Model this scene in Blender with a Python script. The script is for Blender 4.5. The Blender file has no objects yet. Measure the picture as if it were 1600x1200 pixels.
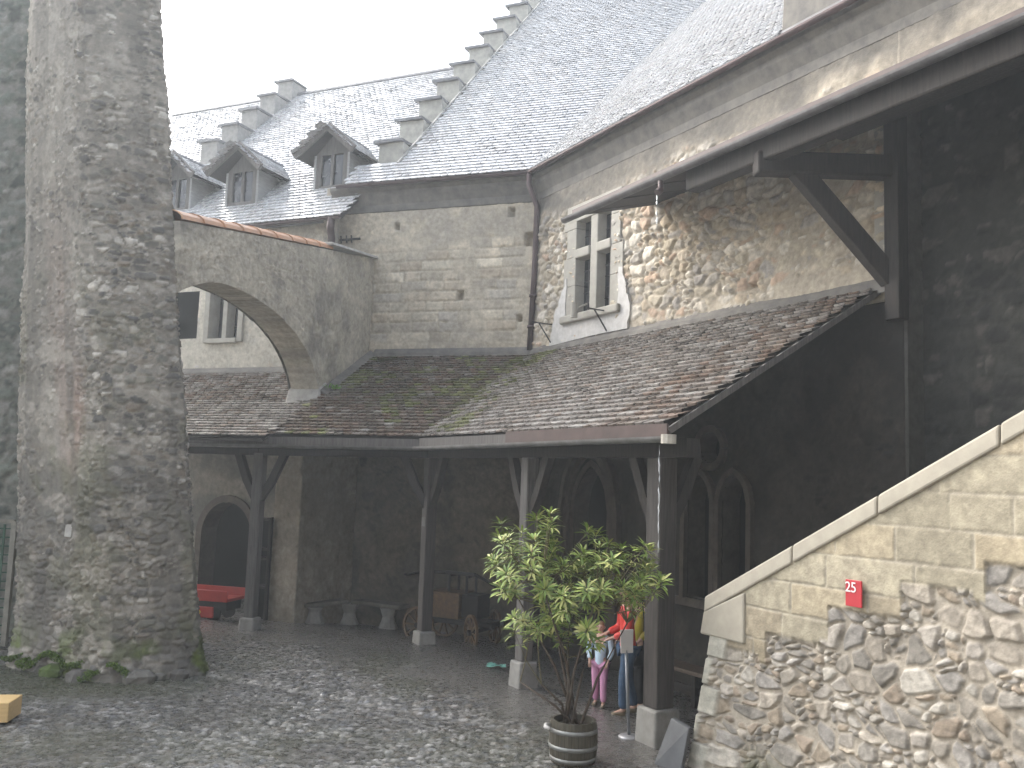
import bpy, math, random
import numpy as np
from mathutils import Vector, Matrix
R = math.radians
rnd = random.Random(7)
S = bpy.context.scene
COL = S.collection

# ------------------------------------------------------------------ camera
cam_d = bpy.data.cameras.new('camera'); cam = bpy.data.objects.new('camera', cam_d); COL.objects.link(cam)
cam_d.sensor_width = 36.0; cam_d.lens = 36.0 * 1400 / 1600
cam_d.clip_start = 0.05; cam_d.clip_end = 500
PITCH = math.atan(145 / 1400); ROLL = R(2.0)
fw = Vector((0, math.cos(PITCH), math.sin(PITCH))); r0 = Vector((1, 0, 0)); u0 = r0.cross(fw)
rt = r0 * math.cos(ROLL) + u0 * math.sin(ROLL); up = -r0 * math.sin(ROLL) + u0 * math.cos(ROLL)
M = Matrix((rt, up, -fw)).transposed().to_4x4(); M.translation = (0, 0, 3.0)
cam.matrix_world = M
S.camera = cam

# ------------------------------------------------------------------ world, sun, exposure
SUN_EL, SUN_AZ = R(36), R(306)
w = bpy.data.worlds.new('World'); S.world = w; w.use_nodes = True
nt = w.node_tree; nt.nodes.clear()
sky = nt.nodes.new('ShaderNodeTexSky'); sky.sky_type = 'NISHITA'; sky.sun_disc = False
sky.sun_elevation = SUN_EL; sky.sun_rotation = SUN_AZ; sky.air_density = 1.0; sky.dust_density = 4.0; sky.ozone_density = 1.0
hsv = nt.nodes.new('ShaderNodeHueSaturation'); hsv.inputs['Saturation'].default_value = 0.44
bg = nt.nodes.new('ShaderNodeBackground'); bg.inputs['Strength'].default_value = 0.15
wo = nt.nodes.new('ShaderNodeOutputWorld')
nt.links.new(sky.outputs[0], hsv.inputs['Color']); nt.links.new(hsv.outputs[0], bg.inputs['Color']); nt.links.new(bg.outputs[0], wo.inputs[0])
sd = bpy.data.lights.new('sun', 'SUN'); sd.energy = 0.7; sd.angle = R(60); sd.color = (1.0, 0.97, 0.92)
sun = bpy.data.objects.new('sun', sd); COL.objects.link(sun)
sdir = Vector((math.sin(SUN_AZ) * math.cos(SUN_EL), math.cos(SUN_AZ) * math.cos(SUN_EL), math.sin(SUN_EL)))
sun.rotation_euler = sdir.to_track_quat('Z', 'Y').to_euler(); sun.location = (0, 0, 40)
S.view_settings.view_transform = 'Standard'; S.view_settings.look = 'None'
S.view_settings.exposure = 2.2; S.view_settings.gamma = 1.0; S.view_settings.use_curve_mapping = False

# ------------------------------------------------------------------ numpy noise
def h2(ix, iy, seed=0):
    ix = ix.astype(np.int64).astype(np.uint64); iy = iy.astype(np.int64).astype(np.uint64)
    n = (ix * np.uint64(374761393) + iy * np.uint64(668265263) + np.uint64(seed * 974711 + 17)) & np.uint64(0xffffffff)
    n = ((n ^ (n >> np.uint64(13))) * np.uint64(1274126177)) & np.uint64(0xffffffff)
    n = ((n ^ (n >> np.uint64(15))) * np.uint64(2246822519)) & np.uint64(0xffffffff)
    n = n ^ (n >> np.uint64(16))
    return n.astype(np.float64) / 4294967296.0
def vn(x, y, seed=0):
    xi = np.floor(x); yi = np.floor(y); fx = x - xi; fy = y - yi
    fx = fx * fx * (3 - 2 * fx); fy = fy * fy * (3 - 2 * fy)
    a = h2(xi, yi, seed); b = h2(xi + 1, yi, seed); c = h2(xi, yi + 1, seed); d = h2(xi + 1, yi + 1, seed)
    return (a * (1 - fx) + b * fx) * (1 - fy) + (c * (1 - fx) + d * fx) * fy
def fbm(x, y, o=4, seed=0):
    s = 0; a = .5; t = 0
    for i in range(o):
        s = s + a * vn(x * 2 ** i + 13.7 * i, y * 2 ** i + 7.1 * i, seed + i); t += a; a *= .5
    return s / t
def sst(a, b, x):
    t = np.clip((x - a) / (b - a), 0, 1); return t * t * (3 - 2 * t)
def voro(x, y, seed=0, jit=.85):
    xi = np.floor(x); yi = np.floor(y)
    f1 = np.full(x.shape, 9.); f2 = np.full(x.shape, 9.); idv = np.zeros(x.shape); idw = np.zeros(x.shape)
    for i in (-1, 0, 1):
        for j in (-1, 0, 1):
            cx = xi + i; cy = yi + j
            px = cx + .5 + jit * (h2(cx, cy, seed) - .5); py = cy + .5 + jit * (h2(cx, cy, seed + 91) - .5)
            dx = np.abs(px - x); dy = np.abs(py - y)
            d = (dx ** 2.6 + dy ** 2.6) ** (1 / 2.6)
            n = d < f1
            f2 = np.where(n, f1, np.minimum(f2, d)); f1 = np.where(n, d, f1)
            idv = np.where(n, h2(cx, cy, seed + 5), idv); idw = np.where(n, h2(cx, cy, seed + 6), idw)
    return f1, f2, idv, idw
def lerp(a, b, t): return a + (b - a) * t
def pal(colors, t):
    c = np.array(colors, float); n = len(c); i = np.clip((t * n).astype(int), 0, n - 1); return c[i]
def mixc(a, b, t): return a * (1 - t[..., None]) + np.asarray(b) * t[..., None]

# ------------------------------------------------------------------ wall surface styles: (height, colour)
STONE = [(.36, .33, .28), (.42, .38, .31), (.31, .29, .26), (.46, .42, .35), (.27, .26, .25), (.38, .33, .26), (.50, .47, .41), (.33, .32, .31)]
TOWER = [(.17, .165, .15), (.22, .21, .19), (.12, .118, .112), (.27, .26, .235), (.18, .16, .135), (.38, .37, .345), (.095, .095, .092), (.14, .14, .125)]
def st_rubble(a, b, cx=.30, cy=.19, depth=.06, stones=STONE, mortar=(.42, .39, .33), fill=.35, seed=1, cover=None, rough=.5):
    wx = fbm(a * 2.2, b * 2.2, 3, seed + 20) - .5; wy = fbm(a * 2.2, b * 2.2, 3, seed + 30) - .5
    x = a / cx + 1.3 * wx; y = b / cy + 1.1 * wy
    f1, f2, i1, i2 = voro(x, y, seed)
    g1, g2, j1, j2 = voro(x * 2.1 + 3, y * 2.1, seed + 50)      # small stones between
    small = i2 > .68
    e = np.where(small, (g2 - g1) * .8, f2 - f1); i1 = np.where(small, j1, i1); i2 = np.where(small, j2, i2)
    s = sst(.03, .26, e)
    fine = fbm(a * 22, b * 22, 3, seed + 70) - .5
    med = fbm(a * 7, b * 7, 3, seed + 75) - .5
    h = s * (.45 + .55 * i2) + .30 * fine * rough + .35 * med * rough
    fl = fill + .30 * (fbm(a * 1.3, b * 1.3, 3, seed + 80) - .5) * 1.6
    if cover is not None: fl = fl + cover
    ml = fl + .10 * fine + .12 * med
    m = sst(-.06, .10, h - ml)
    hh = np.maximum(h, ml) * depth
    c = pal(stones, i1) * (0.80 + .4 * i2[..., None])
    c = c * (1 + .55 * fine[..., None] + .4 * med[..., None])
    mo = np.asarray(mortar) * (1 + .35 * fine[..., None] + .25 * med[..., None])
    c = mo * (1 - m[..., None]) + c * m[..., None]
    big = fbm(a * .55, b * .55, 4, seed + 60)
    c = c * (.72 + .55 * big[..., None])
    return hh, c
def st_ashlar(a, b, bh=.30, bw=.62, depth=.035, stones=STONE, mortar=(.40, .37, .31), seed=3, joint=.018, erode=.5):
    bb = b + .03 * (fbm(a * 1.1, b * 1.1, 2, seed) - .5)
    r = np.floor(bb / bh); fy = bb / bh - r
    bwr = bw * (.75 + .5 * h2(r, r * 0, seed + 1))
    x = a / bwr + h2(r, r * 0 + 1, seed + 2) * 7
    k = np.floor(x); j = .3 * (h2(k, r, seed + 3) - .5); j2 = .3 * (h2(k + 1, r, seed + 3) - .5)
    fx = (x - k - j) / (1 + j2 - j)
    k = np.where(fx < 0, k - 1, np.where(fx > 1, k + 1, k)); fx = fx % 1.0
    ed = np.minimum(np.minimum(fx, 1 - fx) * bwr, np.minimum(fy, 1 - fy) * bh)
    i1 = h2(k, r, seed + 7); i2 = h2(k, r, seed + 8)
    fine = fbm(a * 20, b * 20, 3, seed + 70) - .5; med = fbm(a * 5, b * 5, 3, seed + 75) - .5
    ed = ed + .045 * erode * med + .02 * erode * fine
    m = sst(joint * .4, joint * 1.6, ed)
    h = depth * (m * (.6 + .4 * i2) + .5 * erode * med + .25 * fine * erode)
    c = pal(stones, i1) * (.85 + .3 * i2[..., None]) * (1 + .4 * fine[..., None] + .35 * med[..., None])
    mo = np.asarray(mortar) * (1 + .3 * fine[..., None])
    c = mo * (1 - m[..., None]) + c * m[..., None]
    return h, c * (.78 + .42 * fbm(a * .7, b * .7, 3, seed + 60)[..., None])
def st_plaster(a, b, col=(.37, .35, .30), depth=.03, seed=5, dark=(.20, .20, .19), amt=.6):
    fine = fbm(a * 18, b * 18, 4, seed) - .5; med = fbm(a * 4.5, b * 4.5, 4, seed + 9) - .5
    h = depth * (med + .7 * fine)
    t = sst(.42, .68, fbm(a * 1.6, b * 1.6, 5, seed + 3) + .35 * fine) * amt
    c = np.asarray(col) * (1 + .55 * fine[..., None] + .5 * med[..., None])
    return h, mixc(c, dark, t)
def blend(s1, s2, t): return s1[0] * (1 - t) + s2[0] * t, s1[1] * (1 - t[..., None]) + s2[1] * t[..., None]

# ------------------------------------------------------------------ materials
MATS = {}
def vmat(name, rough=.85, spec=.3, nscale=9, namt=.35, bump=.25, bscale=45, wet=0.0):
    """colour attribute of the mesh times fine procedural noise"""
    if name in MATS: return MATS[name]
    m = bpy.data.materials.new(name); m.use_nodes = True; t = m.node_tree; N = t.nodes; L = t.links
    b = N['Principled BSDF']; at = N.new('ShaderNodeAttribute'); at.attribute_name = 'col'
    co = N.new('ShaderNodeTexCoord')
    n1 = N.new('ShaderNodeTexNoise'); n1.inputs['Scale'].default_value = nscale; n1.inputs['Detail'].default_value = 8; n1.inputs['Roughness'].default_value = .7
    L.new(co.outputs['Object'], n1.inputs['Vector'])
    mr = N.new('ShaderNodeMapRange'); mr.inputs[1].default_value = .25; mr.inputs[2].default_value = .75; mr.inputs[3].default_value = 1 - namt; mr.inputs[4].default_value = 1 + namt
    L.new(n1.outputs['Fac'], mr.inputs[0])
    mx = N.new('ShaderNodeVectorMath'); mx.operation = 'SCALE'; L.new(at.outputs['Color'], mx.inputs[0]); L.new(mr.outputs[0], mx.inputs['Scale'])
    L.new(mx.outputs[0], b.inputs['Base Color'])
    n2 = N.new('ShaderNodeTexNoise'); n2.inputs['Scale'].default_value = bscale; n2.inputs['Detail'].default_value = 5; L.new(co.outputs['Object'], n2.inputs['Vector'])
    bp = N.new('ShaderNodeBump'); bp.inputs['Strength'].default_value = bump; bp.inputs['Distance'].default_value = .02
    L.new(n2.outputs['Fac'], bp.inputs['Height']); L.new(bp.outputs[0], b.inputs['Normal'])
    r2 = N.new('ShaderNodeMapRange'); r2.inputs[1].default_value = .3; r2.inputs[2].default_value = .7; r2.inputs[3].default_value = max(.05, rough - .15 - wet); r2.inputs[4].default_value = min(1, rough + .12)
    L.new(n1.outputs['Fac'], r2.inputs[0]); L.new(r2.outputs[0], b.inputs['Roughness'])
    b.inputs['Specular IOR Level'].default_value = spec
    MATS[name] = m; return m
def pmat(name, c1, c2=None, scale=6, rough=.7, spec=.4, metal=0, stretch=(1, 1, 1), bump=.2, detail=6):
    if name in MATS: return MATS[name]
    m = bpy.data.materials.new(name); m.use_nodes = True; t = m.node_tree; N = t.nodes; L = t.links
    b = N['Principled BSDF']; c2 = c2 or tuple(x * .6 for x in c1)
    co = N.new('ShaderNodeTexCoord'); mp = N.new('ShaderNodeMapping'); mp.inputs['Scale'].default_value = stretch
    L.new(co.outputs['Object'], mp.inputs[0])
    n = N.new('ShaderNodeTexNoise'); n.inputs['Scale'].default_value = scale; n.inputs['Detail'].default_value = detail; n.inputs['Roughness'].default_value = .65
    L.new(mp.outputs[0], n.inputs['Vector'])
    cr = N.new('ShaderNodeValToRGB'); cr.color_ramp.elements[0].position = .32; cr.color_ramp.elements[1].position = .68
    cr.color_ramp.elements[0].color = (*c2, 1); cr.color_ramp.elements[1].color = (*c1, 1)
    L.new(n.outputs['Fac'], cr.inputs[0]); L.new(cr.outputs[0], b.inputs['Base Color'])
    bp = N.new('ShaderNodeBump'); bp.inputs['Strength'].default_value = bump; bp.inputs['Distance'].default_value = .01
    L.new(n.outputs['Fac'], bp.inputs['Height']); L.new(bp.outputs[0], b.inputs['Normal'])
    b.inputs['Roughness'].default_value = rough; b.inputs['Specular IOR Level'].default_value = spec; b.inputs['Metallic'].default_value = metal
    MATS[name] = m; return m
WALL = vmat('weathered_stone', .88, .25)
TILE = vmat('wet_clay_tile', .42, .5, nscale=14, namt=.4, bump=.15, wet=.15)
RTILE = vmat('wet_roof_tile', .30, 1.0, nscale=10, namt=.10, bump=.1, wet=.1)
COBBLE = vmat('wet_cobble', .40, .6, nscale=12, namt=.35, bump=.25, wet=.2)
OLDWOOD = pmat('old_dark_timber', (.040, .033, .028), (.018, .016, .014), 5, .75, .3, stretch=(6, 6, .6), bump=.5)
GREYWOOD = pmat('weathered_grey_timber', (.15, .14, .13), (.08, .075, .07), 5, .8, .3, stretch=(7, 7, .5), bump=.5)
ZINC = pmat('weathered_gutter_metal', (.13, .125, .125), (.06, .055, .055), 5, .6, .4, .1)
COPPER = pmat('brown_copper_pipe', (.085, .055, .055), (.05, .035, .035), 4, .5, .5, .4)
FASCIA = pmat('brown_fascia_board', (.085, .055, .048), (.05, .033, .029), 5, .6, .4)
IRON = pmat('black_iron', (.03, .028, .027), (.015, .014, .014), 12, .6, .4, .3)
LIMESTONE = pmat('dressed_limestone', (.35, .335, .295), (.27, .258, .225), 5, .85, .25)
PALESTONE = pmat('grey_cut_stone', (.40, .39, .36), (.27, .26, .24), 7, .85, .25, bump=.5)
PATCH = pmat('fresh_lime_patch', (.54, .53, .51), (.40, .39, .37), 8, .9, .2, bump=.4)
GLASS = pmat('dark_leaded_glass', (.02, .022, .026), (.012, .013, .015), 3, .12, .5)
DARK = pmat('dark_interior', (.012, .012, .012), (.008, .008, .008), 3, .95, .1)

# ------------------------------------------------------------------ object helpers
def tag(o, label=None, cat=None, group=None, kind=None):
    if label: o['label'] = label
    if cat: o['category'] = cat
    if group: o['group'] = group
    if kind: o['kind'] = kind
    return o
def empty(name, loc, label=None, cat=None, group=None, rz=0):
    o = bpy.data.objects.new(name, None); COL.objects.link(o); o.location = loc; o.rotation_euler[2] = rz; o.empty_display_size = .3
    return tag(o, label, cat, group)
def link(name, me, mat, parent=None, world=True):
    o = bpy.data.objects.new(name, me); COL.objects.link(o)
    if mat: me.materials.append(mat)
    if parent is not None:
        o.parent = parent
        if world:                       # geometry given in world space
            mw = Matrix.Identity(4); p = parent
            while p is not None:
                mw = Matrix.LocRotScale(p.location, p.rotation_euler, p.scale) @ mw; p = p.parent
            me.transform(mw.inverted())
    return o
def npmesh(name, V, Q, C=None, smooth=True):
    me = bpy.data.meshes.new(name); V = np.asarray(V, np.float32); Q = np.asarray(Q, np.int32)
    me.vertices.add(len(V)); me.vertices.foreach_set('co', V.ravel())
    me.loops.add(Q.size); me.loops.foreach_set('vertex_index', Q.ravel())
    k = Q.shape[1]; n = len(Q); me.polygons.add(n)
    me.polygons.foreach_set('loop_start', np.arange(0, n * k, k, dtype=np.int32)); me.polygons.foreach_set('loop_total', np.full(n, k, np.int32))
    if smooth: me.polygons.foreach_set('use_smooth', np.ones(n, bool))
    me.update(calc_edges=True); me.validate()
    if C is not None: setcol(me, C)
    return me
def setcol(me, C):
    C = np.asarray(C, np.float32); at = me.color_attributes.new('col', 'FLOAT_COLOR', 'POINT')
    A = np.ones((len(C), 4), np.float32); A[:, :3] = np.clip(C[:, :3], .004, .9); at.data.foreach_set('color', A.ravel())
def sheet(name, a, nrow, lo, hi, P, Nv, style, parent, mat=None, mask=None, skirt=0.25, carve=None):
    """a masonry face: columns a (1-D), rows between lo(a) and hi(a); P(a,b) -> base points, Nv outward normal, style(a,b) -> height, colour"""
    A = np.repeat(np.asarray(a, float)[:, None], nrow, 1)
    t = np.linspace(0, 1, nrow)[None, :]
    L_ = lo(A[:, :1]) if callable(lo) else np.full_like(A[:, :1], lo); H_ = hi(A[:, :1]) if callable(hi) else np.full_like(A[:, :1], hi)
    Bv = L_ + (H_ - L_) * t
    h, c = style(A, Bv)
    if carve is not None: h = carve(A, Bv, h)
    P0 = P(A, Bv); Nn = np.asarray(Nv(A, Bv) if callable(Nv) else np.broadcast_to(np.asarray(Nv, float), P0.shape))
    V = P0 + Nn * h[..., None]
    na = A.shape[0]; idx = np.arange(na * nrow).reshape(na, nrow)
    Q = np.stack([idx[:-1, :-1], idx[1:, :-1], idx[1:, 1:], idx[:-1, 1:]], -1)
    if mask is not None:
        ac = (A[:-1, :-1] + A[1:, 1:]) / 2; bc = (Bv[:-1, :-1] + Bv[1:, 1:]) / 2
        Q = Q[~mask(ac, bc)]
    Q = Q.reshape(-1, 4); Vs = V.reshape(-1, 3); Cs = c.reshape(-1, 3)
    if skirt:                                   # give the wall its thickness along the outline
        rim = np.concatenate([idx[:, 0], idx[-1, 1:], idx[::-1, -1][1:], idx[0, ::-1][1:]])
        back = Vs[rim] - Nn.reshape(-1, 3)[rim] * skirt
        o = len(Vs); k = len(rim); ar = np.arange(k - 1)
        Qs = np.stack([rim[:-1], o + ar, o + ar + 1, rim[1:]], -1)
        Vs = np.concatenate([Vs, back]); Cs = np.concatenate([Cs, Cs[rim]]); Q = np.concatenate([Q, Qs])
    me = npmesh(name, Vs, Q, Cs)
    return link(name, me, mat or WALL, parent)
class MB:
    def __init__(s): s.v = []; s.f = []; s.c = []
    def add(s, V, F, c=None):
        o = len(s.v); s.v += [tuple(p) for p in V]; s.f += [tuple(i + o for i in f) for f in F]; s.c += [c or (.3, .3, .3)] * len(V); return s
    def hexa(s, p, c=None):   # 8 points: bottom ring 4, top ring 4
        return s.add(p, [(3, 2, 1, 0), (4, 5, 6, 7), (0, 1, 5, 4), (1, 2, 6, 5), (2, 3, 7, 6), (3, 0, 4, 7)], c)
    def box(s, lo, hi, c=None, rot=0, org=(0, 0)):
        x0, y0, z0 = lo; x1, y1, z1 = hi
        p = [(x0, y0, z0), (x1, y0, z0), (x1, y1, z0), (x0, y1, z0), (x0, y0, z1), (x1, y0, z1), (x1, y1, z1), (x0, y1, z1)]
        if rot:
            cs, sn = math.cos(rot), math.sin(rot); p = [(org[0] + (x - org[0]) * cs - (y - org[1]) * sn, org[1] + (x - org[0]) * sn + (y - org[1]) * cs, z) for x, y, z in p]
        return s.hexa(p, c)
    def bar(s, a, b, wd, ht, upv=(0, 0, 1), c=None, w2=None, h2_=None):
        a = Vector(a); b = Vector(b); d = (b - a).normalized(); u = Vector(upv)
        if abs(d.dot(u)) > .95: u = Vector((0, 1, 0))
        x = d.cross(u).normalized(); y = x.cross(d).normalized(); w2 = w2 or wd; h3 = h2_ or ht
        p = [a + x * sx * wd / 2 + y * sy * ht / 2 for sx, sy in ((-1, -1), (1, -1), (1, 1), (-1, 1))] + [b + x * sx * w2 / 2 + y * sy * h3 / 2 for sx, sy in ((-1, -1), (1, -1), (1, 1), (-1, 1))]
        return s.hexa(p, c)
    def tube(s, pts, rad, n=8, c=None, cap=True):
        pts = [Vector(p) for p in pts]; rs = rad if isinstance(rad, (list, tuple)) else [rad] * len(pts); V = []; F = []
        for i, p in enumerate(pts):
            d = ((pts[min(i + 1, len(pts) - 1)] - pts[max(i - 1, 0)])).normalized()
            u = Vector((0, 0, 1)) if abs(d.z) < .9 else Vector((0, 1, 0)); x = d.cross(u).normalized(); y = x.cross(d)
            for k in range(n): an = 2 * math.pi * k / n; V.append(p + (x * math.cos(an) + y * math.sin(an)) * rs[i])
        for i in range(len(pts) - 1):
            for k in range(n): F.append((i * n + k, i * n + (k + 1) % n, (i + 1) * n + (k + 1) % n, (i + 1) * n + k))
        if cap: F.append(tuple(range(n))[::-1]); F.append(tuple((len(pts) - 1) * n + k for k in range(n)))
        return s.add(V, F, c)
    def lathe(s, prof, org=(0, 0, 0), n=24, c=None):
        V = []; F = []
        for r, z in prof:
            for k in range(n): an = 2 * math.pi * k / n; V.append((org[0] + r * math.cos(an), org[1] + r * math.sin(an), org[2] + z))
        for i in range(len(prof) - 1):
            for k in range(n): F.append((i * n + k, i * n + (k + 1) % n, (i + 1) * n + (k + 1) % n, (i + 1) * n + k))
        F.append(tuple(range(n))[::-1]); F.append(tuple((len(prof) - 1) * n + k for k in range(n)))
        return s.add(V, F, c)
    def build(s, name, mat, parent=None, smooth=False, bevel=0, world=True, col=False):
        me = bpy.data.meshes.new(name); me.from_pydata(s.v, [], s.f); me.update()
        if smooth: me.polygons.foreach_set('use_smooth', [True] * len(me.polygons))
        if col: setcol(me, np.array(s.c))
        o = link(name, me, mat, parent, world)
        if bevel: b = o.modifiers.new('bevel', 'BEVEL'); b.width = bevel; b.segments = 2; b.limit_method = 'ANGLE'
        return o
def V3(xy, z): return Vector((xy[0], xy[1], z))

# ------------------------------------------------------------------ plan of the place (metres, camera stands at 0,0,3)
N_ = np.array([.866, .5]); U_ = np.array([.5, -.866])            # right range: outward-from-court normal, along (towards camera)
MN = np.array([.322, .947]); MD = np.array([-.947, .322])        # middle range
LN = np.array([.4, .9165]); LD = np.array([-.9165, .4])          # left range
W0 = 10.2; BEND = np.array([.45, 19.6]); M0 = float(BEND @ MN); L0 = 17.3
def RP(s, off, z): p = N_ * off + U_ * s; return Vector((p[0], p[1], z))
def MP(a, off, z): p = BEND + MD * a + MN * off; return Vector((p[0], p[1], z))          # off measured behind the wall face
def LP(a, off, z): p = LN * (L0 + off) + LD * a; return Vector((p[0], p[1], z))
def planeP(O, D):
    O = np.asarray(O, float); D = np.asarray(D, float)
    return lambda a, b: np.stack([O[0] + D[0] * a, O[1] + D[1] * a, b], -1)
def nrm(v): return np.array([v[0], v[1], 0.])

# ================================================================== GROUND
def gz(x, y):
    x = np.asarray(x, float); y = np.asarray(y, float)
    t = np.maximum((N_[0] * x + N_[1] * y - 7.1) / 3.1, (MN[0] * x + MN[1] * y - 15.1) / 3.6); return -.45 * np.clip(t, 0, 1.25)
def ground():
    x0, x1, y0, y1 = -11.0, 8.0, 8.6, 22.5; nx = 640; ny = 520
    X, Y = np.meshgrid(np.linspace(x0, x1, nx), np.linspace(y0, y1, ny), indexing='ij')
    wob = fbm(X * .8, Y * .8, 3, 3)
    pl = np.minimum(N_[0] * X + N_[1] * Y - 6.05, .322 * X + .947 * Y - 14.35)      # >0 inside the gallery
    rt_ = N_[0] * X + N_[1] * Y - 6.05; ml_ = .322 * X + .947 * Y - 14.0
    ins = np.maximum(rt_, ml_) + 1.2 * (wob - .5)
    sm = sst(-.35, .35, ins)
    f1, f2, i1, i2 = voro(X / .085 + .8 * fbm(X * 3, Y * 3, 2, 8), Y / .07 + .8 * fbm(X * 3, Y * 3, 2, 9), 11)
    s = sst(.03, .3, f2 - f1); fine = fbm(X * 14, Y * 14, 3, 12) - .5
    lost = sst(.42, .62, fbm(X * .9 + 4, Y * .9, 4, 31)) * .42                      # cobbles sunk in grit
    h = (.022 * s * (.35 + .8 * i2)) * (1 - lost) + .012 * fine + lost * .014
    # a shallow drainage groove running out from the tower foot
    gl = (Y - 13.15) + .52 * (X + 3.9); gx = sst(-5, -3.5, X) * (1 - sst(.2, 1.4, X))
    gr = np.exp(-(gl / .16) ** 2) * gx
    h = h * (1 - .8 * gr) - .035 * gr + .05 * (fbm(X * .35, Y * .35, 2, 40) - .5)
    st = pal([(.10, .10, .095), (.14, .137, .128), (.08, .08, .08), (.18, .175, .16), (.13, .117, .10), (.21, .205, .19), (.105, .108, .112), (.155, .15, .138), (.09, .088, .08), (.27, .26, .25)], i1) * (.75 + .5 * i2[..., None])
    joint = np.array((.062, .059, .05)); m = s * (1 - lost)
    c = joint * (1 + 1.0 * fine[..., None]) * (1 - m[..., None]) + st * m[..., None]
    green = sst(.5, .7, fbm(X * .7 + 9, Y * .7, 3, 77)) * .35
    c = mixc(c, (.07, .078, .04), green * (1 - .6 * s))
    hs = .012 * (fbm(X * 3, Y * 3, 4, 51) - .5) + .006 * fine + .02
    cs = np.array((.105, .10, .092)) * (.75 + .6 * fbm(X * 1.2, Y * 1.2, 4, 52)[..., None]) * (1 + .5 * fine[..., None])
    h, c = blend((h, c), (hs, cs), sm)
    # dark damp soil along the tower foot
    dt = np.hypot(X + 5.9, (Y - 13.1)) - 1.1
    c = mixc(c, (.06, .062, .04), (1 - sst(.1, 1.0, dt + .5 * wob)) * .8)
    edge = np.minimum(np.minimum(X - x0, x1 - X), np.minimum(Y - y0, y1 - Y))
    h = h - .10 * (1 - sst(0, .25, edge))
    V = np.stack([X, Y, h - .02 + gz(X, Y) * sst(0, .6, edge)], -1); idx = np.arange(nx * ny).reshape(nx, ny)
    Q = np.stack([idx[:-1, :-1], idx[1:, :-1], idx[1:, 1:], idx[:-1, 1:]], -1).reshape(-1, 4)
    g = link('ground', npmesh('ground', V.reshape(-1, 3), Q, c.reshape(-1, 3)), COBBLE); tag(g, kind='structure')
    # the same ground carried on to the horizon
    mb = MB(); zo = -.11; ex = .12
    ring = [(-60, -60), (60, -60), (60, 70), (-60, 70), (x0 + ex, y0 + ex), (x1 - ex, y0 + ex), (x1 - ex, y1 - ex), (x0 + ex, y1 - ex)]
    mb.add([(x, y, zo - (.5 if i in (6, 7) else 0)) for i, (x, y) in enumerate(ring)], [(0, 1, 5, 4), (1, 2, 6, 5), (2, 3, 7, 6), (3, 0, 4, 7)])
    o = mb.build('outer_ground', pmat('wet_grit', (.17, .165, .155), (.09, .088, .08), 3, .55, .5)); tag(o, kind='structure')
ground()

# ================================================================== tile roofs
def tiles(name, O, E, Sv, L, SL, wd, ex, keep, colf, parent, seed=1, th=.018, under=None, mat=None):
    O = Vector(O); E = Vector(E).normalized(); Sv = Vector(Sv).normalized(); Nn = E.cross(Sv).normalized()
    if Nn.z < 0: Nn = -Nn
    r = random.Random(seed); mb_v = []; mb_f = []; mb_c = []
    rows = int(SL / ex); cols = int(L / wd) + 2
    prof = ((-.49, .22), (-.40, .07), (-.2, .0), (.2, .0), (.40, .07), (.49, .22))
    for i in range(rows):
        sag = 0
        for j in range(cols):
            x = (j + (.5 if i % 2 else 0)) * wd - wd * .5; y = i * ex
            p = O + E * x + Sv * (y + ex * .5)
            if not keep(p): continue
            dx = r.gauss(0, .003); dy = r.gauss(0, .0035); lift = abs(r.gauss(0, .0025)); tw = r.gauss(0, .008); yaw = r.gauss(0, .010)
            o = len(mb_v)
            pts = []
            for (px, py) in prof: pts.append((px * wd, py * wd * .55, th * 2.1 + lift + px * tw))
            top = [(.49 * wd, ex * 1.45, th * .4), (-.49 * wd, ex * 1.45, th * .4)]
            for (px, py, pz) in pts + top:
                q = O + E * (x + px + dx - py * yaw) + Sv * (y + py + dy + px * yaw) + Nn * pz; mb_v.append(q)
            for (px, py, pz) in pts:
                q = O + E * (x + px + dx - py * yaw) + Sv * (y + py + dy + px * yaw) + Nn * (pz - th); mb_v.append(q)
            mb_f.append(tuple(range(o, o + 8)))
            for k in range(5): mb_f.append((o + k, o + 8 + k, o + 9 + k, o + k + 1))
            c = colf(p, r, i / max(1, rows)); mb_c += [c] * 14
    me = bpy.data.meshes.new(name); me.from_pydata([tuple(v) for v in mb_v], [], mb_f); me.update(); setcol(me, np.array(mb_c))
    return link(name, me, mat or TILE, parent)
def pick(r, cs, j=.25):
    c = r.choice(cs); k = 1 + r.uniform(-j, j); return tuple(x * k for x in c)
GREYT = [(.17, .16, .16), (.22, .205, .20), (.13, .12, .12), (.19, .17, .16), (.26, .25, .25)]
REDT = [(.125, .088, .066), (.11, .083, .065), (.14, .10, .078), (.095, .075, .06), (.09, .074, .062), (.14, .12, .10)]
MIXT = [(.19, .174, .158), (.17, .152, .136), (.22, .207, .19), (.18, .147, .122), (.155, .138, .124), (.25, .237, .22), (.14, .125, .11)]
ROOFT = [(.44, .45, .465), (.47, .48, .495), (.42, .425, .435), (.49, .495, .505), (.45, .445, .445)]  # bright sheen and glare of the wet roofs put into the base colour
MOSS = [(.12, .13, .05), (.10, .10, .045), (.15, .16, .07)]

# ================================================================== HALL (middle and right range)
hall = empty('hall', (.45, 19.6, 0), 'tall grey stone hall with steep wet tiled roof, cross window and crow-stepped gable', 'building')
EZ = 9.75
def carve_holes(holes, dep=.22):
    def f(a, b, h):
        for (x, y, wx, wy) in holes:
            t = (1 - sst(.8, 1.15, np.abs(a - x) / wx)) * (1 - sst(.8, 1.15, np.abs(b - y) / wy)); h = h - dep * t
        return h
    return f
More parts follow.
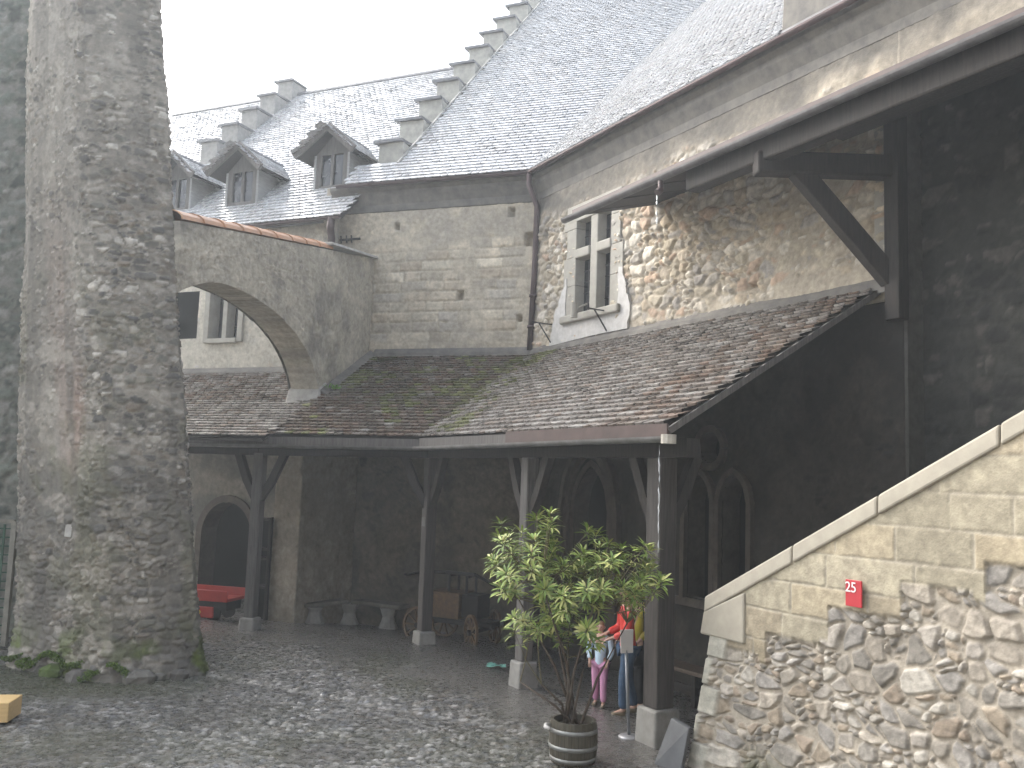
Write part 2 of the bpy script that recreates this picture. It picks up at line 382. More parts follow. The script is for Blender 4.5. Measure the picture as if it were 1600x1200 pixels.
# --- right range upper wall. a = s
def lighter(k, st): return lambda a, b: (lambda r: (r[0], r[1] * k))(st(a, b))
def right_style(a, b):
    cov = .85 * sst(8.6, 9.15, b) + .30 * sst(-10.2, -9.3, a) + .25 * (1 - sst(5.75, 6.2, b)) + .25 * sst(-16.2, -16.6, a)
    st = [(.38, .35, .29), (.43, .39, .33), (.33, .315, .29), (.48, .455, .41), (.30, .29, .28), (.40, .35, .28), (.52, .50, .46), (.38, .30, .24)]
    h, c = st_rubble(a, b, .30, .19, .125, st, (.36, .33, .28), .30, 21, cov, .8)
    pl = st_plaster(a, b, (.150, .142, .128), .02, 44, (.085, .083, .08), .7)
    return blend((h, c), (pl[0] + .05, pl[1]), sst(8.35, 9.0, b + .9 * (fbm(a * 1.4, b * 1.4, 4, 4) - .5)))
WX0, WX1, WZ0, WZ1 = -15.05, -13.85, 6.36, 8.3
sheet('wall', np.linspace(-16.78, -7.45, 330), 150, 5.5, EZ + .1, planeP(N_ * W0, U_), -nrm(N_), lighter(np.array((1.02, .98, .91)), right_style), hall,
      mask=lambda a, b: (a > WX0 - .02) & (a < WX1 + .02) & (b > WZ0 - .02) & (b < WZ1 + .02), carve=carve_holes([(-16.3, 8.3, .1, .12), (-10.1, 6.1, .12, .05)], .12))
sheet('wall', np.linspace(-7.47, -3.5, 100), 50, 8.2, EZ + .1, planeP(N_ * (W0 - .004), U_), -nrm(N_), lighter(np.array((1.02, .98, .91)), right_style), hall)
# --- middle range upper wall. a = along MD from the bend
def mid_style(a, b):
    st = [(.36, .34, .29), (.42, .39, .33), (.31, .295, .26), (.45, .43, .37), (.33, .30, .25), (.38, .37, .34)]
    ash = st_ashlar(a, b, .24, .55, .034, st, (.36, .34, .29), 5, .016, .9)
    pl = st_plaster(a, b, (.38, .355, .30), .03, 46, (.22, .215, .20), .6)
    t = sst(8.0, 8.5, b + .8 * (fbm(a * .8, b * .8, 3, 9) - .5)); t = np.maximum(t, .95 * sst(.55, .2, a + .5 * (fbm(a, b * 2, 3, 19) - .5)))
    t = np.maximum(t, .9 * (1 - sst(5.9, 6.15, b)))
    t = np.maximum(t, .75 * sst(.52, .62, fbm(a * .7 + 5, b * .7, 3, 29)))
    return blend(ash, (pl[0] + .035, pl[1]), np.clip(t, 0, 1))
sheet('wall', np.linspace(-.05, 5.4, 210), 150, 5.5, EZ + .1, planeP(BEND, MD), -nrm(MN), lighter(np.array((1.12, 1.06, .98)), mid_style), hall,
      carve=carve_holes([(3.46, 8.78, .06, .09), (.62, 8.96, .07, .10), (1.79, 7.08, .08, .10), (.35, 6.51, .06, .07), (.15, 8.3, .12, .14)]))
# --- lower walls inside the gallery, their shade put into the dark colours
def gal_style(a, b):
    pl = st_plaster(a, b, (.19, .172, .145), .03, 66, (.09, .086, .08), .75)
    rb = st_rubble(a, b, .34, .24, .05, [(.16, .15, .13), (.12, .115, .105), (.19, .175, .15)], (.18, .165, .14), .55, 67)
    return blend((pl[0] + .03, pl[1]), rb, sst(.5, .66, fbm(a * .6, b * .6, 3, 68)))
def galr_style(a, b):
    h, c = gal_style(a, b); return h, c * np.array((.26, .25, .235))  # right wall: deeper shade painted in by scaling the gallery colours down
BIF = [(-11.28, 0.30, 1.12, 2.72), (-10.47, 0.30, 1.12, 2.72)]      # centre s, half width, sill, spring
def bif_mask(a, b):
    m = np.zeros(a.shape, bool)
    for (c, hw, z0, z1) in BIF:
        x = np.abs(a - c); top = z1 + np.sqrt(np.clip(1 - ((x / hw * .5 + .5)) ** 2, 0, 1)) / .866 * hw * 1.5
        m |= (x < hw) & (b > z0) & (b < top)
    m |= np.hypot(a + 11.02, b - 3.58) < .26
    # pointed recessed doorway further in
    x = np.abs(a + 14.4); m |= (x < .55) & (b > 0.0) & (b < 2.4 + np.sqrt(np.clip(1 - (x / .55 * .5 + .5) ** 2, 0, 1)) / .866 * .85)
    return m
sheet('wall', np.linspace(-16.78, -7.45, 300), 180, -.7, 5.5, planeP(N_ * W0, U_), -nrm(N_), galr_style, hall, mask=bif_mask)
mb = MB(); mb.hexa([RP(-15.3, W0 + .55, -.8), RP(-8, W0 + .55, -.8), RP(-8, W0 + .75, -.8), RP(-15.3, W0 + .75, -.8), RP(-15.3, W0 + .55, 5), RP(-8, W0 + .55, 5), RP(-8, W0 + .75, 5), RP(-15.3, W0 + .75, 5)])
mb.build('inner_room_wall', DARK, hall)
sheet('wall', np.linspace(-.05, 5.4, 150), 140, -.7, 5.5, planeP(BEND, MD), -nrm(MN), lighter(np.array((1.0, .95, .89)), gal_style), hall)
# --- carved stonework of the twin window and pointed door
def arch_pts(c, hw, z0, z1, k=10, ky=1.5):
    L = [(c - hw, z0), (c - hw, z1)]
    for i in range(1, k):
        x = -hw + 2 * hw * i / k; L.append((c + x, z1 + math.sqrt(max(0, 1 - (abs(x) / hw * .5 + .5) ** 2)) / .866 * hw * ky))
    return L + [(c + hw, z1), (c + hw, z0)]
def arch_frame(mb, pts, wd, d0, d1, RP=RP):
    """a moulding following pts (s,z); wd outward, between offsets d0,d1"""
    cx = sum(p[0] for p in pts) / len(pts); cz = sum(p[1] for p in pts) / len(pts); O_ = []
    for i, p in enumerate(pts):
        a = pts[max(0, i - 1)]; b = pts[min(len(pts) - 1, i + 1)]; t = Vector((b[0] - a[0], b[1] - a[1])).normalized(); n = Vector((-t.y, t.x)); O_.append((p[0] + n.x * wd, p[1] + n.y * wd))
    for i in range(len(pts) - 1):
        p, q, P, Q = pts[i], pts[i + 1], O_[i], O_[i + 1]
        mb.hexa([RP(p[0], d0, p[1]), RP(q[0], d0, q[1]), RP(Q[0], d0, Q[1]), RP(P[0], d0, P[1]), RP(p[0], d1, p[1]), RP(q[0], d1, q[1]), RP(Q[0], d1, Q[1]), RP(P[0], d1, P[1])])
GALSTONE = pmat('shade_dark_carved_stone', (.10, .083, .066), (.06, .05, .042), 6, .85, .25)  # carved stone coloured dark to stand for the gallery's shade
tw = None
mb = MB(); circ = [(-11.02 + .26 * math.cos(t), 3.58 + .26 * math.sin(t)) for t in [-.01 - i * 2 * math.pi / 20 for i in range(21)]]
arch_frame(mb, circ, .11, W0 - .11, W0 + .3)
tw = mb.build('twin_lancet_window', GALSTONE, hall)
for (c, hw, z0, z1) in BIF:
    mb = MB(); arch_frame(mb, arch_pts(c, hw, z0, z1), .10, W0 - .12, W0 + .35); mb.build('lancet_frame', GALSTONE, tw)
mb = MB(); mb.hexa([RP(-11.9, W0 - .16, 1.0), RP(-9.9, W0 - .16, 1.0), RP(-9.9, W0 + .2, 1.0), RP(-11.9, W0 + .2, 1.0), RP(-11.9, W0 - .10, 1.12), RP(-9.9, W0 - .10, 1.12), RP(-9.9, W0 + .2, 1.12), RP(-11.9, W0 + .2, 1.12)])
mb.build('sill', GALSTONE, tw)
mb = MB()
for k in range(3):
    arch_frame(mb, arch_pts(-14.4, .56 + .16 * k, 0, 2.4, 12, 1.55), .12, W0 - .05 - .05 * k, W0 + .32 - .12 * k)
mb.build('pointed_doorway', GALSTONE, hall)

# --- cornice band under the eaves and gutters
def strip(name, pts_lo, pts_hi, mat, parent):
    mb = MB()
    n = len(pts_lo); mb.add(list(pts_lo) + list(pts_hi), [(i, i + 1, n + i + 1, n + i) for i in range(n - 1)]); return mb.build(name, mat, parent)
def corner(offm, offr):   # point where middle line (offm behind wall) meets right line (offr behind wall)
    A_ = np.array([MN, N_]); b_ = np.array([M0 + offm, W0 + offr]); return np.linalg.solve(A_, b_)
cor = pmat('plaster_cornice', (.17, .16, .14), (.095, .09, .085), 4, .85, .25, bump=.4)
mb = MB()
profile = [(0.0, EZ - .62), (-.06, EZ - .58), (-.06, EZ - .42), (-.16, EZ - .22), (-.16, EZ - .12), (-.24, EZ - .06), (-.24, EZ + .02)]
rows = []
for (o, z) in profile:
    c = corner(o, o); rows.append([MP(5.2, o, z), V3(c, z), RP(-6.0, W0 + o, z)])
V = [p for r_ in rows for p in r_]; F = []
for i in range(len(rows) - 1):
    for j in range(2): F.append((i * 3 + j, i * 3 + j + 1, i * 3 + j + 4, i * 3 + j + 3))
mb.add(V, F); mb.build('cornice', cor, hall)
def gutter_run(mb, pts, r=.07):
    """half-round gutter along pts (open top)"""
    for i in range(len(pts) - 1):
        a = Vector(pts[i]); b = Vector(pts[i + 1]); d = (b - a).normalized(); x = d.cross(Vector((0, 0, 1))).normalized(); V = []; n = 8
        for p in (a, b):
            for rr in (r, r * .86):
                for k in range(n + 1): an = math.pi * k / n; V.append(p + x * math.cos(an) * rr - Vector((0, 0, 1)) * math.sin(an) * rr)
        m = n + 1; F = []
        for k in range(n): F += [(k, k + 1, 2 * m + k + 1, 2 * m + k), (m + k + 1, m + k, 3 * m + k, 3 * m + k + 1)]
        F += [(0, 2 * m, 3 * m, m), (n, m + n, 3 * m + n, 2 * m + n)]
        for k in range(n): F += [(k, m + k, m + k + 1, k + 1), (2 * m + k, 2 * m + k + 1, 3 * m + k + 1, 3 * m + k)]
        mb.add(V, F)
    return mb
c = corner(-.36, -.36); mb = MB(); gutter_run(mb, [MP(4.95, -.36, EZ + .02), V3(c, EZ), RP(-6.0, W0 - .36, EZ + .02)]); mb.build('gutter', COPPER, hall)
# --- main roofs, both 45 degrees
def vside(p):     # >0 on the middle-range side of the valley
    zm = EZ + (np.array([p[0], p[1]]) @ MN - (M0 - .3)); zr = EZ + (np.array([p[0], p[1]]) @ N_ - (W0 - .3)); return zm - zr
def verge_a(h): return 3.72 - .082 * h     # left edge of the hall roof
def keep_mid(p): return vside(p) > -.08 and ((np.array(p[:2]) - BEND) @ MD < verge_a(p[2] - EZ) or ((np.array(p[:2]) - BEND) @ MD < 4.75 and p[2] - EZ < .72))
def keep_right(p): return vside(p) < .08 and np.array(p[:2]) @ U_ < -9.35
def hall_col(p, r, t):
    return pick(r, ROOFT, .06)
s2 = math.sqrt(.5)
SLm = Vector((MN[0] * s2, MN[1] * s2, s2)); SLr = Vector((N_[0] * s2, N_[1] * s2, s2))
tiles('roof', MP(-9.5, -.34, EZ + .03), Vector((MD[0], MD[1], 0)), SLm, 14.6, 13.8, .19, .165, keep_mid, hall_col, hall, 3, .024, mat=RTILE)
tiles('roof', RP(-19.0, W0 - .34, EZ + .03), Vector((U_[0], U_[1], 0)), SLr, 10, 10.5, .19, .165, keep_right, hall_col, hall, 4, .024, mat=RTILE)
def zroof_m(xy): return EZ + (np.array(xy) @ MN - (M0 - .3))
vb = np.linalg.solve(np.array([MN - N_, [0, 1]]), np.array([(M0 - .3) - (W0 - .3), 30.0]))  # valley point at y=30
va = corner(-.3, -.3)
def vpt(t): return va + (vb - va) * t
mb = MB()
topm = 9.6
pA = MP(3.72, -.3, EZ); pB = V3(va, EZ); pv = vpt(.93); pC = V3(pv, zroof_m(pv)); pD = MP(3.72 - .082 * topm, -.3 + topm, EZ + topm)
mb.add([pA, pB, pC, V3(MP(0, -.3 + topm, 0)[:2], EZ + topm) if False else pD], [(0, 1, 2, 3)])
pE = RP(-9.3, W0 - .3, EZ); pF = RP(-9.3, W0 - .3 + 7.2, EZ + 7.2)
mb.add([pB, pE, pF, pC], [(0, 1, 2, 3)])
mb.add([MP(4.8, -.3, EZ), MP(3.6, -.3, EZ), MP(3.6, .45, EZ + .75), MP(4.8, .45, EZ + .75)], [(0, 1, 2, 3)])
# back slopes so that the roof has a body
mb.add([pD, pC, pC + Vector((MN[0] * 6, MN[1] * 6, -5)), pD + Vector((MN[0] * 6, MN[1] * 6, -5))], [(0, 1, 2, 3)])
for v in range(len(mb.v)): mb.v[v] = (mb.v[v][0], mb.v[v][1], mb.v[v][2] - .03)
mb.build('roof_deck', OLDWOOD, hall)
# --- plaster chimney block on the right slope
mb = MB(); mb.hexa([RP(-9.4, W0 - .22, EZ), RP(-6.6, W0 - .22, EZ), RP(-6.6, W0 + 1.6, EZ), RP(-9.4, W0 + 1.6, EZ), RP(-9.3, W0 - .1, EZ + 3.4), RP(-6.7, W0 - .1, EZ + 3.4), RP(-6.7, W0 + 1.5, EZ + 3.4), RP(-9.3, W0 + 1.5, EZ + 3.4)])
mb.build('chimney_block', cor, hall, bevel=.02)
mb = MB(); mb.hexa([RP(-9.45, W0 - .34, EZ + .05), RP(-6.4, W0 - .34, EZ + .05), RP(-6.4, W0 - .23, EZ + .16), RP(-9.45, W0 - .23, EZ + .16), RP(-9.45, W0 - .34, EZ + .08), RP(-6.4, W0 - .34, EZ + .08), RP(-6.4, W0 - .23, EZ + .19), RP(-9.45, W0 - .23, EZ + .19)]); mb.build('flashing', ZINC, hall)

# --- crow-stepped gable along the left edge of the hall roof
def gable_style(a, b): return st_plaster(a, b, (.40, .385, .34), .03, 12, (.24, .24, .22), .6)
CAP = pmat('gable_cap_slate', (.16, .16, .165), (.09, .09, .095), 6, .45, .5)
gab = None
nst = 10
mb = MB()
for k in range(nst):
    h0 = .55 + k * .93; h1 = h0 + .93; a0 = verge_a(max(0, h0)) + .02; a1 = a0 + .66; zt = EZ + .3 + h0 + .50
    mb.hexa([MP(a0, h0, EZ - .9 + max(0, h0 - .6)), MP(a1, h0, EZ - .9 + max(0, h0 - .6)), MP(a1, h1 + .1, EZ - .9 + max(0, h0 - .6)), MP(a0, h1 + .1, EZ - .9 + max(0, h0 - .6)), MP(a0, h0, zt), MP(a1, h0, zt), MP(a1, h1 + .1, zt), MP(a0, h1 + .1, zt)])
gab = mb.build('stepped_gable', pmat('gable_plaster', (.40, .385, .34), (.25, .245, .22), 5, .85, .25, bump=.5), hall)
for k in range(nst):
    h0 = .55 + k * .93; h1 = h0 + .93; a0 = verge_a(max(0, h0)) + .02; a1 = a0 + .66; zt = EZ + .3 + h0 + .50
    mb = MB(); mb.hexa([MP(a0 + .01, h0 - .10, zt + .003), MP(a1 + .12, h0 - .10, zt - .02), MP(a1 + .12, h1 - .02, zt + .1), MP(a0 + .01, h1 - .02, zt + .1), MP(a0 + .01, h0 - .10, zt + .07), MP(a1 + .12, h0 - .10, zt + .05), MP(a1 + .12, h1 - .02, zt + .18), MP(a0 + .01, h1 - .02, zt + .18)])
    mb.build('capstone', CAP, gab)
# verge board along the roof edge
mb = MB(); mb.bar(MP(3.72 - .03, .3, EZ + .70), MP(3.72 - .082 * 9.6, -.34 + 9.6, EZ + 9.64), .05, .10); mb.build('verge_board', PALESTONE, hall)

# --- stone cross window of the right range
win = empty('cross_window', RP(-14.45, W0, WZ0)); win.parent = hall; win.location = Vector(win.location) - Vector(hall.location)
def rbox(mb, s0, s1, d0, d1, z0, z1): return mb.hexa([RP(s0, d0, z0), RP(s1, d0, z0), RP(s1, d1, z0), RP(s0, d1, z0), RP(s0, d0, z1), RP(s1, d0, z1), RP(s1, d1, z1), RP(s0, d1, z1)])
mb = MB()
for i, (z0, z1) in enumerate([(6.33, 6.95), (6.955, 7.55), (7.555, 8.15), (8.155, 8.5)]):
    e = .10 if i % 2 else .0
    rbox(mb, WX0 - .34 - e, WX0, W0 - .10, W0 + .32, z0, z1); rbox(mb, WX1, WX1 + .30 + e, W0 - .10, W0 + .32, z0, z1)
rbox(mb, WX0 - .35, WX1 + .32, W0 - .105, W0 + .32, 8.3, 8.65)
mb.build('frame', LIMESTONE, win, bevel=.012)
mb = MB(); rbox(mb, -14.55, -14.31, W0 - .09, W0 + .22, WZ0, WZ1); mb.build('mullion', LIMESTONE, win, bevel=.02)
mb = MB(); rbox(mb, WX0 - .02, -14.55, W0 - .13, W0 + .22, 7.50, 7.70); rbox(mb, -14.31, WX1 + .02, W0 - .13, W0 + .22, 7.50, 7.70); mb.build('transom', LIMESTONE, win, bevel=.03)
mb = MB(); rbox(mb, WX0 - .42, WX1 + .38, W0 - .20, W0 + .3, 6.18, 6.34); mb.build('sill', LIMESTONE, win, bevel=.03)
for (s0, s1) in ((WX0, -14.55), (-14.31, WX1)):
    for (z0, z1) in ((WZ0, 7.5), (7.7, 8.3)):
        mb = MB(); rbox(mb, s0, s1, W0 + .13, W0 + .15, z0, z1); pn = mb.build('glass', GLASS, win)
        mb = MB(); k = max(2, int((z1 - z0) / .22))
        for i in range(1, k): rbox(mb, s0, s1, W0 + .115, W0 + .13, z0 + (z1 - z0) * i / k - .006, z0 + (z1 - z0) * i / k + .006)
        for i in range(1, 3): rbox(mb, s0 + (s1 - s0) * i / 3 - .006, s0 + (s1 - s0) * i / 3 + .006, W0 + .112, W0 + .129, z0, z1)
        mb.build('lead_bars', ZINC, pn)
# bright lime repair around the sill: an irregular smear of mortar
def patch_mesh(name, poly, parent, d=.05):
    mb = MB(); n = len(poly); mb.add([RP(s, W0 - d, z) for s, z in poly] + [RP(s, W0 + .05, z) for s, z in poly], [tuple(range(n))] + [(i, (i + 1) % n, n + (i + 1) % n, n + i) for i in range(n)]); return mb.build(name, PATCH, parent, bevel=.01)
r_ = random.Random(5)
pp = [(-15.95, 5.80), (-13.25, 5.84), (-13.2, 6.3), (-13.32, 6.6), (-13.36, 6.75), (-13.44, 7.0), (-13.55, 7.05), (-13.57, 6.34), (-15.36, 6.34), (-15.37, 7.15), (-15.45, 6.95), (-15.55, 6.8), (-15.62, 6.6), (-15.75, 6.5), (-15.85, 6.1)]
jp = []
for i in range(len(pp)):
    a = pp[i]; b = pp[(i + 1) % len(pp)]; jp.append(a)
    for k in (1, 2, 3): jp.append((a[0] + (b[0] - a[0]) * k / 4 + r_.uniform(-.03, .03) * (abs(a[1] - 6.34) > .01 or abs(b[1] - 6.34) > .01), a[1] + (b[1] - a[1]) * k / 4 + r_.uniform(-.02, .02) * (abs(a[1] - 6.34) > .01 or abs(b[1] - 6.34) > .01)))
patch_mesh('lime_patch', jp, win, .115)
# iron shutter stays
for s in (-15.9, -13.9):
    mb = MB(); mb.bar(RP(s, W0 - .05, 6.25), RP(s + .05, W0 - .62, 6.24), .025, .025); mb.bar(RP(s, W0 - .1, 5.85), RP(s + .05, W0 - .45, 6.24), .022, .022); mb.build('iron_stay', IRON, win)
mb = MB(); mb.bar(RP(-14.6, W0 - .1, 6.5), RP(-14.5, W0 - .5, 6.3), .03, .03); mb.tube([RP(-14.46, W0 - .5, 6.15), RP(-14.46, W0 - .5, 6.45)], .07, 10); mb.build('lamp_bracket', LIMESTONE, win)
# --- downpipes
def pipe(pts, r, name, mat, parent):
    mb = MB(); mb.tube(pts, r, 10); 
    for i in range(2): 
        q = Vector(pts[-2]).lerp(Vector(pts[-1]), .3 + .4 * i); d = (Vector(pts[-1]) - Vector(pts[-2])).normalized(); mb.tube([q - d * .03, q + d * .03], r * 1.35, 10)
    return mb.build(name, mat, parent, smooth=True)
c0 = corner(-.36, -.36); c1 = corner(-.14, -.14)
pipe([V3(c0, EZ - .05), V3(c0, EZ - .3), RP(-16.6, W0 - .13, EZ - .75), RP(-16.62, W0 - .13, 7.5), RP(-16.72, W0 - .13, 5.78)], .065, 'downpipe', COPPER, hall)
pipe([LP(12.1, -.40, 8.85), LP(12.15, -.35, 8.6), LP(12.25, -.14, 8.45), LP(12.25, -.14, 7.2)], .09, 'downpipe', COPPER, hall)
# wall anchor
mb = MB(); mb.bar(MP(4.95, -.08, 8.52), MP(4.4, -.08, 8.53), .03, .05)
for k, a in enumerate((4.9, 4.75, 4.62)): mb.bar(MP(a, -.09, 8.44), MP(a + .02, -.09, 8.62), .035, .04)
mb.build('wall_anchor', IRON, hall)

# ================================================================== DORMERED BUILDING (left range)
dorm = empty('dormered_building', LP(13, 0, 0), 'left range with three small dormers on its wet tiled roof, seen behind the arch', 'building')
LEZ = 8.85; LHR = 6.4
def left_style(a, b):
    h, c = st_rubble(a, b, .36, .22, .06, STONE, (.42, .39, .33), .62, 33, .25)
    pl = st_plaster(a, b, (.42, .39, .33), .03, 34, (.25, .245, .22), .5)
    return blend((h, c), (pl[0] + .05, pl[1]), np.maximum(sst(7.6, 8.1, b), .4 * sst(.45, .6, fbm(a * .8, b * .8, 3, 35))))
LWIN = [(15.35, .45, 6.15, 7.55), (16.65, .42, 6.2, 7.4)]
def lmask(a, b):
    m = np.zeros(a.shape, bool)
    for (c, hw, z0, z1) in LWIN: m |= (np.abs(a - c) < hw) & (b > z0) & (b < z1)
    x = np.abs(a - 14.85); m |= (x < .75) & (b < 1.35 + np.sqrt(np.clip(.75 ** 2 - x ** 2, 0, 1)) * 1.08)
    return m
def left_all(a, b):
    return blend(gal_style(a, b), left_style(a, b), sst(4.6, 4.9, b))
sheet('wall', np.linspace(12.35, 23, 260), 230, -.7, LEZ, planeP(LN * L0, LD), -nrm(LN), left_all, dorm, mask=lmask)
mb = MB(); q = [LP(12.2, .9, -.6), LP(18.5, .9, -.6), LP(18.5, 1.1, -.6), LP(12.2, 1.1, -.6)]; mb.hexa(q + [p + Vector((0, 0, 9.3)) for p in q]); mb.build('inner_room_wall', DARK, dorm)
def lbox(mb, a0, a1, d0, d1, z0, z1): return mb.hexa([LP(a1, d0, z0), LP(a0, d0, z0), LP(a0, d1, z0), LP(a1, d1, z0), LP(a1, d0, z1), LP(a0, d0, z1), LP(a0, d1, z1), LP(a1, d1, z1)])
for (c, hw, z0, z1) in LWIN[:1]:
    mb = MB(); lbox(mb, c - hw - .16, c - hw, -.12, .4, z0 - .1, z1 + .2); lbox(mb, c + hw, c + hw + .16, -.12, .4, z0 - .1, z1 + .2); lbox(mb, c - hw, c + hw, -.12, .4, z1, z1 + .2); lbox(mb, c - hw, c + hw, -.15, .4, z0 - .12, z0)
    wf = mb.build('mullioned_window', LIMESTONE, dorm, bevel=.015)
    mb = MB(); lbox(mb, c - .07, c + .07, -.06, .25, z0, z1); mb.build('mullion', LIMESTONE, wf, bevel=.015)
    mb = MB(); lbox(mb, c - hw, c + hw, .26, .28, z0, z1); mb.build('glass', GLASS, wf)
# return wall towards the hall
p0 = LP(12.35, 0, 0); p1 = MP(5.1, .1, 0); dv = np.array([p1[0] - p0[0], p1[1] - p0[1]]); ln = np.linalg.norm(dv); dv /= ln
sheet('return_wall', np.linspace(-.02, ln, 60), 160, -.1, LEZ + .3, planeP(p0[:2], dv), np.array([dv[1], -dv[0], 0]), left_all, dorm)
# pier standing in front of the doorway wall
pier_c = pmat('pier_plaster', (.27, .24, .205), (.17, .155, .135), 3, .85, .2, bump=.4)
def pier_style(a, b):
    pl = st_plaster(a, b, (.27, .245, .205), .025, 88, (.16, .15, .13), .6); return pl
for (P0, P1) in (((-5.10, 21.3), (-5.02, 19.50)), ((-5.02, 19.50), (-4.40, 19.22)), ((-4.40, 19.22), (-3.50, 20.80))):
    dv = np.array(P1) - np.array(P0); ln = np.linalg.norm(dv); dv /= ln
    sheet('pier', np.linspace(0, ln, 60), 130, -.7, 4.45, planeP(P0, dv), np.array([dv[1], -dv[0], 0]), lighter(np.array((1.1, 1.06, 1.0)), pier_style), dorm)
dpt = [(14.85 + .75 * math.cos(t), 1.35 + .75 * 1.08 * math.sin(t)) for t in [math.pi - math.pi * k / 16 for k in range(17)]]; dpt = [(14.10, -.6)] + dpt + [(15.60, -.6)]
mb = MB(); arch_frame(mb, dpt, .17, -.09, .45, lambda q, d, z: LP(29.7 - q, d, z)); mb.build('door_surround', GALSTONE, dorm)
def keep_left(p): return (np.array(p[:2]) @ LD) > 11.85
def left_col(p, r, t): return pick(r, ROOFT, .08)
SLl = Vector((LN[0] * s2, LN[1] * s2, s2))
tiles('roof', LP(11.5, -.36, LEZ + .03), Vector((LD[0], LD[1], 0)), SLl, 13, LHR / s2 + .3, .19, .165, keep_left, left_col, dorm, 9, .024, mat=RTILE)
mb = MB(); pa = [LP(11.85, -.33, LEZ), LP(24, -.33, LEZ), LP(24, -.33 + LHR + .2, LEZ + LHR + .2), LP(11.85, -.33 + LHR + .2, LEZ + LHR + .2)]
mb.add([p - Vector((0, 0, .03)) for p in pa], [(0, 1, 2, 3)]); pb = [pa[3], pa[2], pa[2] + Vector((LN[0] * 5, LN[1] * 5, -4)), pa[3] + Vector((LN[0] * 5, LN[1] * 5, -4))]; mb.add(pb, [(0, 1, 2, 3)])
mb.build('roof_deck', OLDWOOD, dorm)
mb = MB(); mb.tube([pa[3] + Vector((0, 0, .04)), pa[2] + Vector((0, 0, .04))], .11, 8); mb.build('ridge', vmat('x', .4) if False else CAP, dorm)
mb = MB(); gutter_run(mb, [LP(23, -.42, LEZ), LP(11.85, -.42, LEZ)], .06); mb.build('gutter', COPPER, dorm)
def dormer(a, h, wd=.95, ht=.95):
    z0 = LEZ + h + .30 - .33 + .03; d0 = h - .05
    zf = LEZ + .33 + h - .05; root = empty('dormer', LP(a, d0, zf)); root.parent = dorm; root.location = Vector(root.location) - Vector(dorm.location)
    hw = wd / 2; dep = ht + .3
    mb = MB()
    for s in (-1, 1):   # cheeks: triangles
        p = [LP(a + s * hw, d0, zf - .1), LP(a + s * hw, d0, zf + ht), LP(a + s * hw, d0 + ht + .1, zf + ht)]; q = [LP(a + s * (hw - .06), d0, zf - .1), LP(a + s * (hw - .06), d0, zf + ht), LP(a + s * (hw - .06), d0 + ht + .1, zf + ht)]
        mb.add(p + q, [(0, 1, 2), (5, 4, 3), (0, 3, 4, 1), (1, 4, 5, 2), (2, 5, 3, 0)])
    mb.build('cheek', GREYB, root)
    mb = MB(); lbox(mb, a - hw + .06, a + hw - .06, d0 + .02, d0 + .10, zf - .05, zf + .2); lbox(mb, a - hw + .06, a - hw + .2, d0 + .02, d0 + .10, zf + .2, zf + ht); lbox(mb, a + hw - .2, a + hw - .06, d0 + .02, d0 + .10, zf + .2, zf + ht); lbox(mb, a - .04, a + .04, d0 + .03, d0 + .09, zf + .2, zf + ht)
    p = [LP(a - hw, d0 + .03, zf + ht), LP(a + hw, d0 + .03, zf + ht), LP(a, d0 + .03, zf + ht + .5)]; q = [LP(a - hw, d0 + .1, zf + ht), LP(a + hw, d0 + .1, zf + ht), LP(a, d0 + .1, zf + ht + .5)]
    mb.add(p + q, [(0, 1, 2), (5, 4, 3), (0, 3, 4, 1), (1, 4, 5, 2), (2, 5, 3, 0)])
    fr = mb.build('front', GREYWOOD, root)
    mb = MB(); lbox(mb, a - hw + .2, a + hw - .2, d0 + .08, d0 + .10, zf + .2, zf + ht); mb.build('glass', GLASS, root)
    # tiled hood: two slopes, hip-cut front
    ov = .34; rz = zf + ht + .62; ez = zf + ht - .08; mbt = []
    for s in (-1, 1):
        e0 = LP(a + s * (hw + .32), d0 - ov, ez); e1 = LP(a + s * (hw + .32), d0 + ht + .35, ez); rg0 = LP(a, d0 - ov * .6, rz); rg1 = LP(a, d0 + ht + 1.0, rz)
        E_ = (e1 - e0); L = E_.length; sv = (rg0 - e0) - E_.normalized() * ((rg0 - e0).dot(E_.normalized()))
        t = tiles('hood_tiles', e0 - E_.normalized() * .02, E_, sv, L + .6, sv.length, .19, .15, lambda p: (np.array(p[:2]) @ LN - L0) + .0 < (p[2] - LEZ) - .33 + .12, left_col, root, 30 + int(a * 7) + s, .03)
        mb = MB(); dn = Vector((0, 0, -.05)); mb.hexa([e0 + dn, e1 + dn, rg1 + dn, rg0 + dn, e0 + dn * .1, e1 + dn * .1, rg1 + dn * .1, rg0 + dn * .1]); mb.build('hood_boards', OLDWOOD, root)
    for s in (-1, 1):
        mb = MB(); mb.bar(LP(a + s * (hw + .36), d0 - ov - .03, ez - .02), LP(a, d0 - ov * .6 - .04, rz + .02), .06, .20); mb.build('bargeboard', GREYWOOD, root)
    mb = MB(); mb.tube([LP(a, d0 - ov * .6 - .02, rz + .02), LP(a, d0 + ht + .9, rz + .02)], .07, 8); mb.build('hood_ridge', CAP, root)
GREYB = pmat('grey_cheek_boards', (.36, .36, .35), (.24, .24, .235), 5, .8, .3, stretch=(1, 1, 6))
dormer(12.95, .72, 1.05, 1.0); dormer(15.5, .45, 1.05, 1.0); dormer(17.75, .5, 1.05, 1.0)
mb = MB(); gs = []
for k in range(5):
    h0 = 2.6 + k * .82; a0 = 18.45; zt = LEZ + .33 + h0 + .78
    gs.append((h0, a0, zt)); lbox(mb, a0, a0 + .6, h0, h0 + .78, LEZ + h0 - .6, zt)
lb = mb.build('stepped_gable', pmat('left_gable_stone', (.30, .29, .27), (.20, .195, .185), 6, .85, .25, bump=.5), dorm)
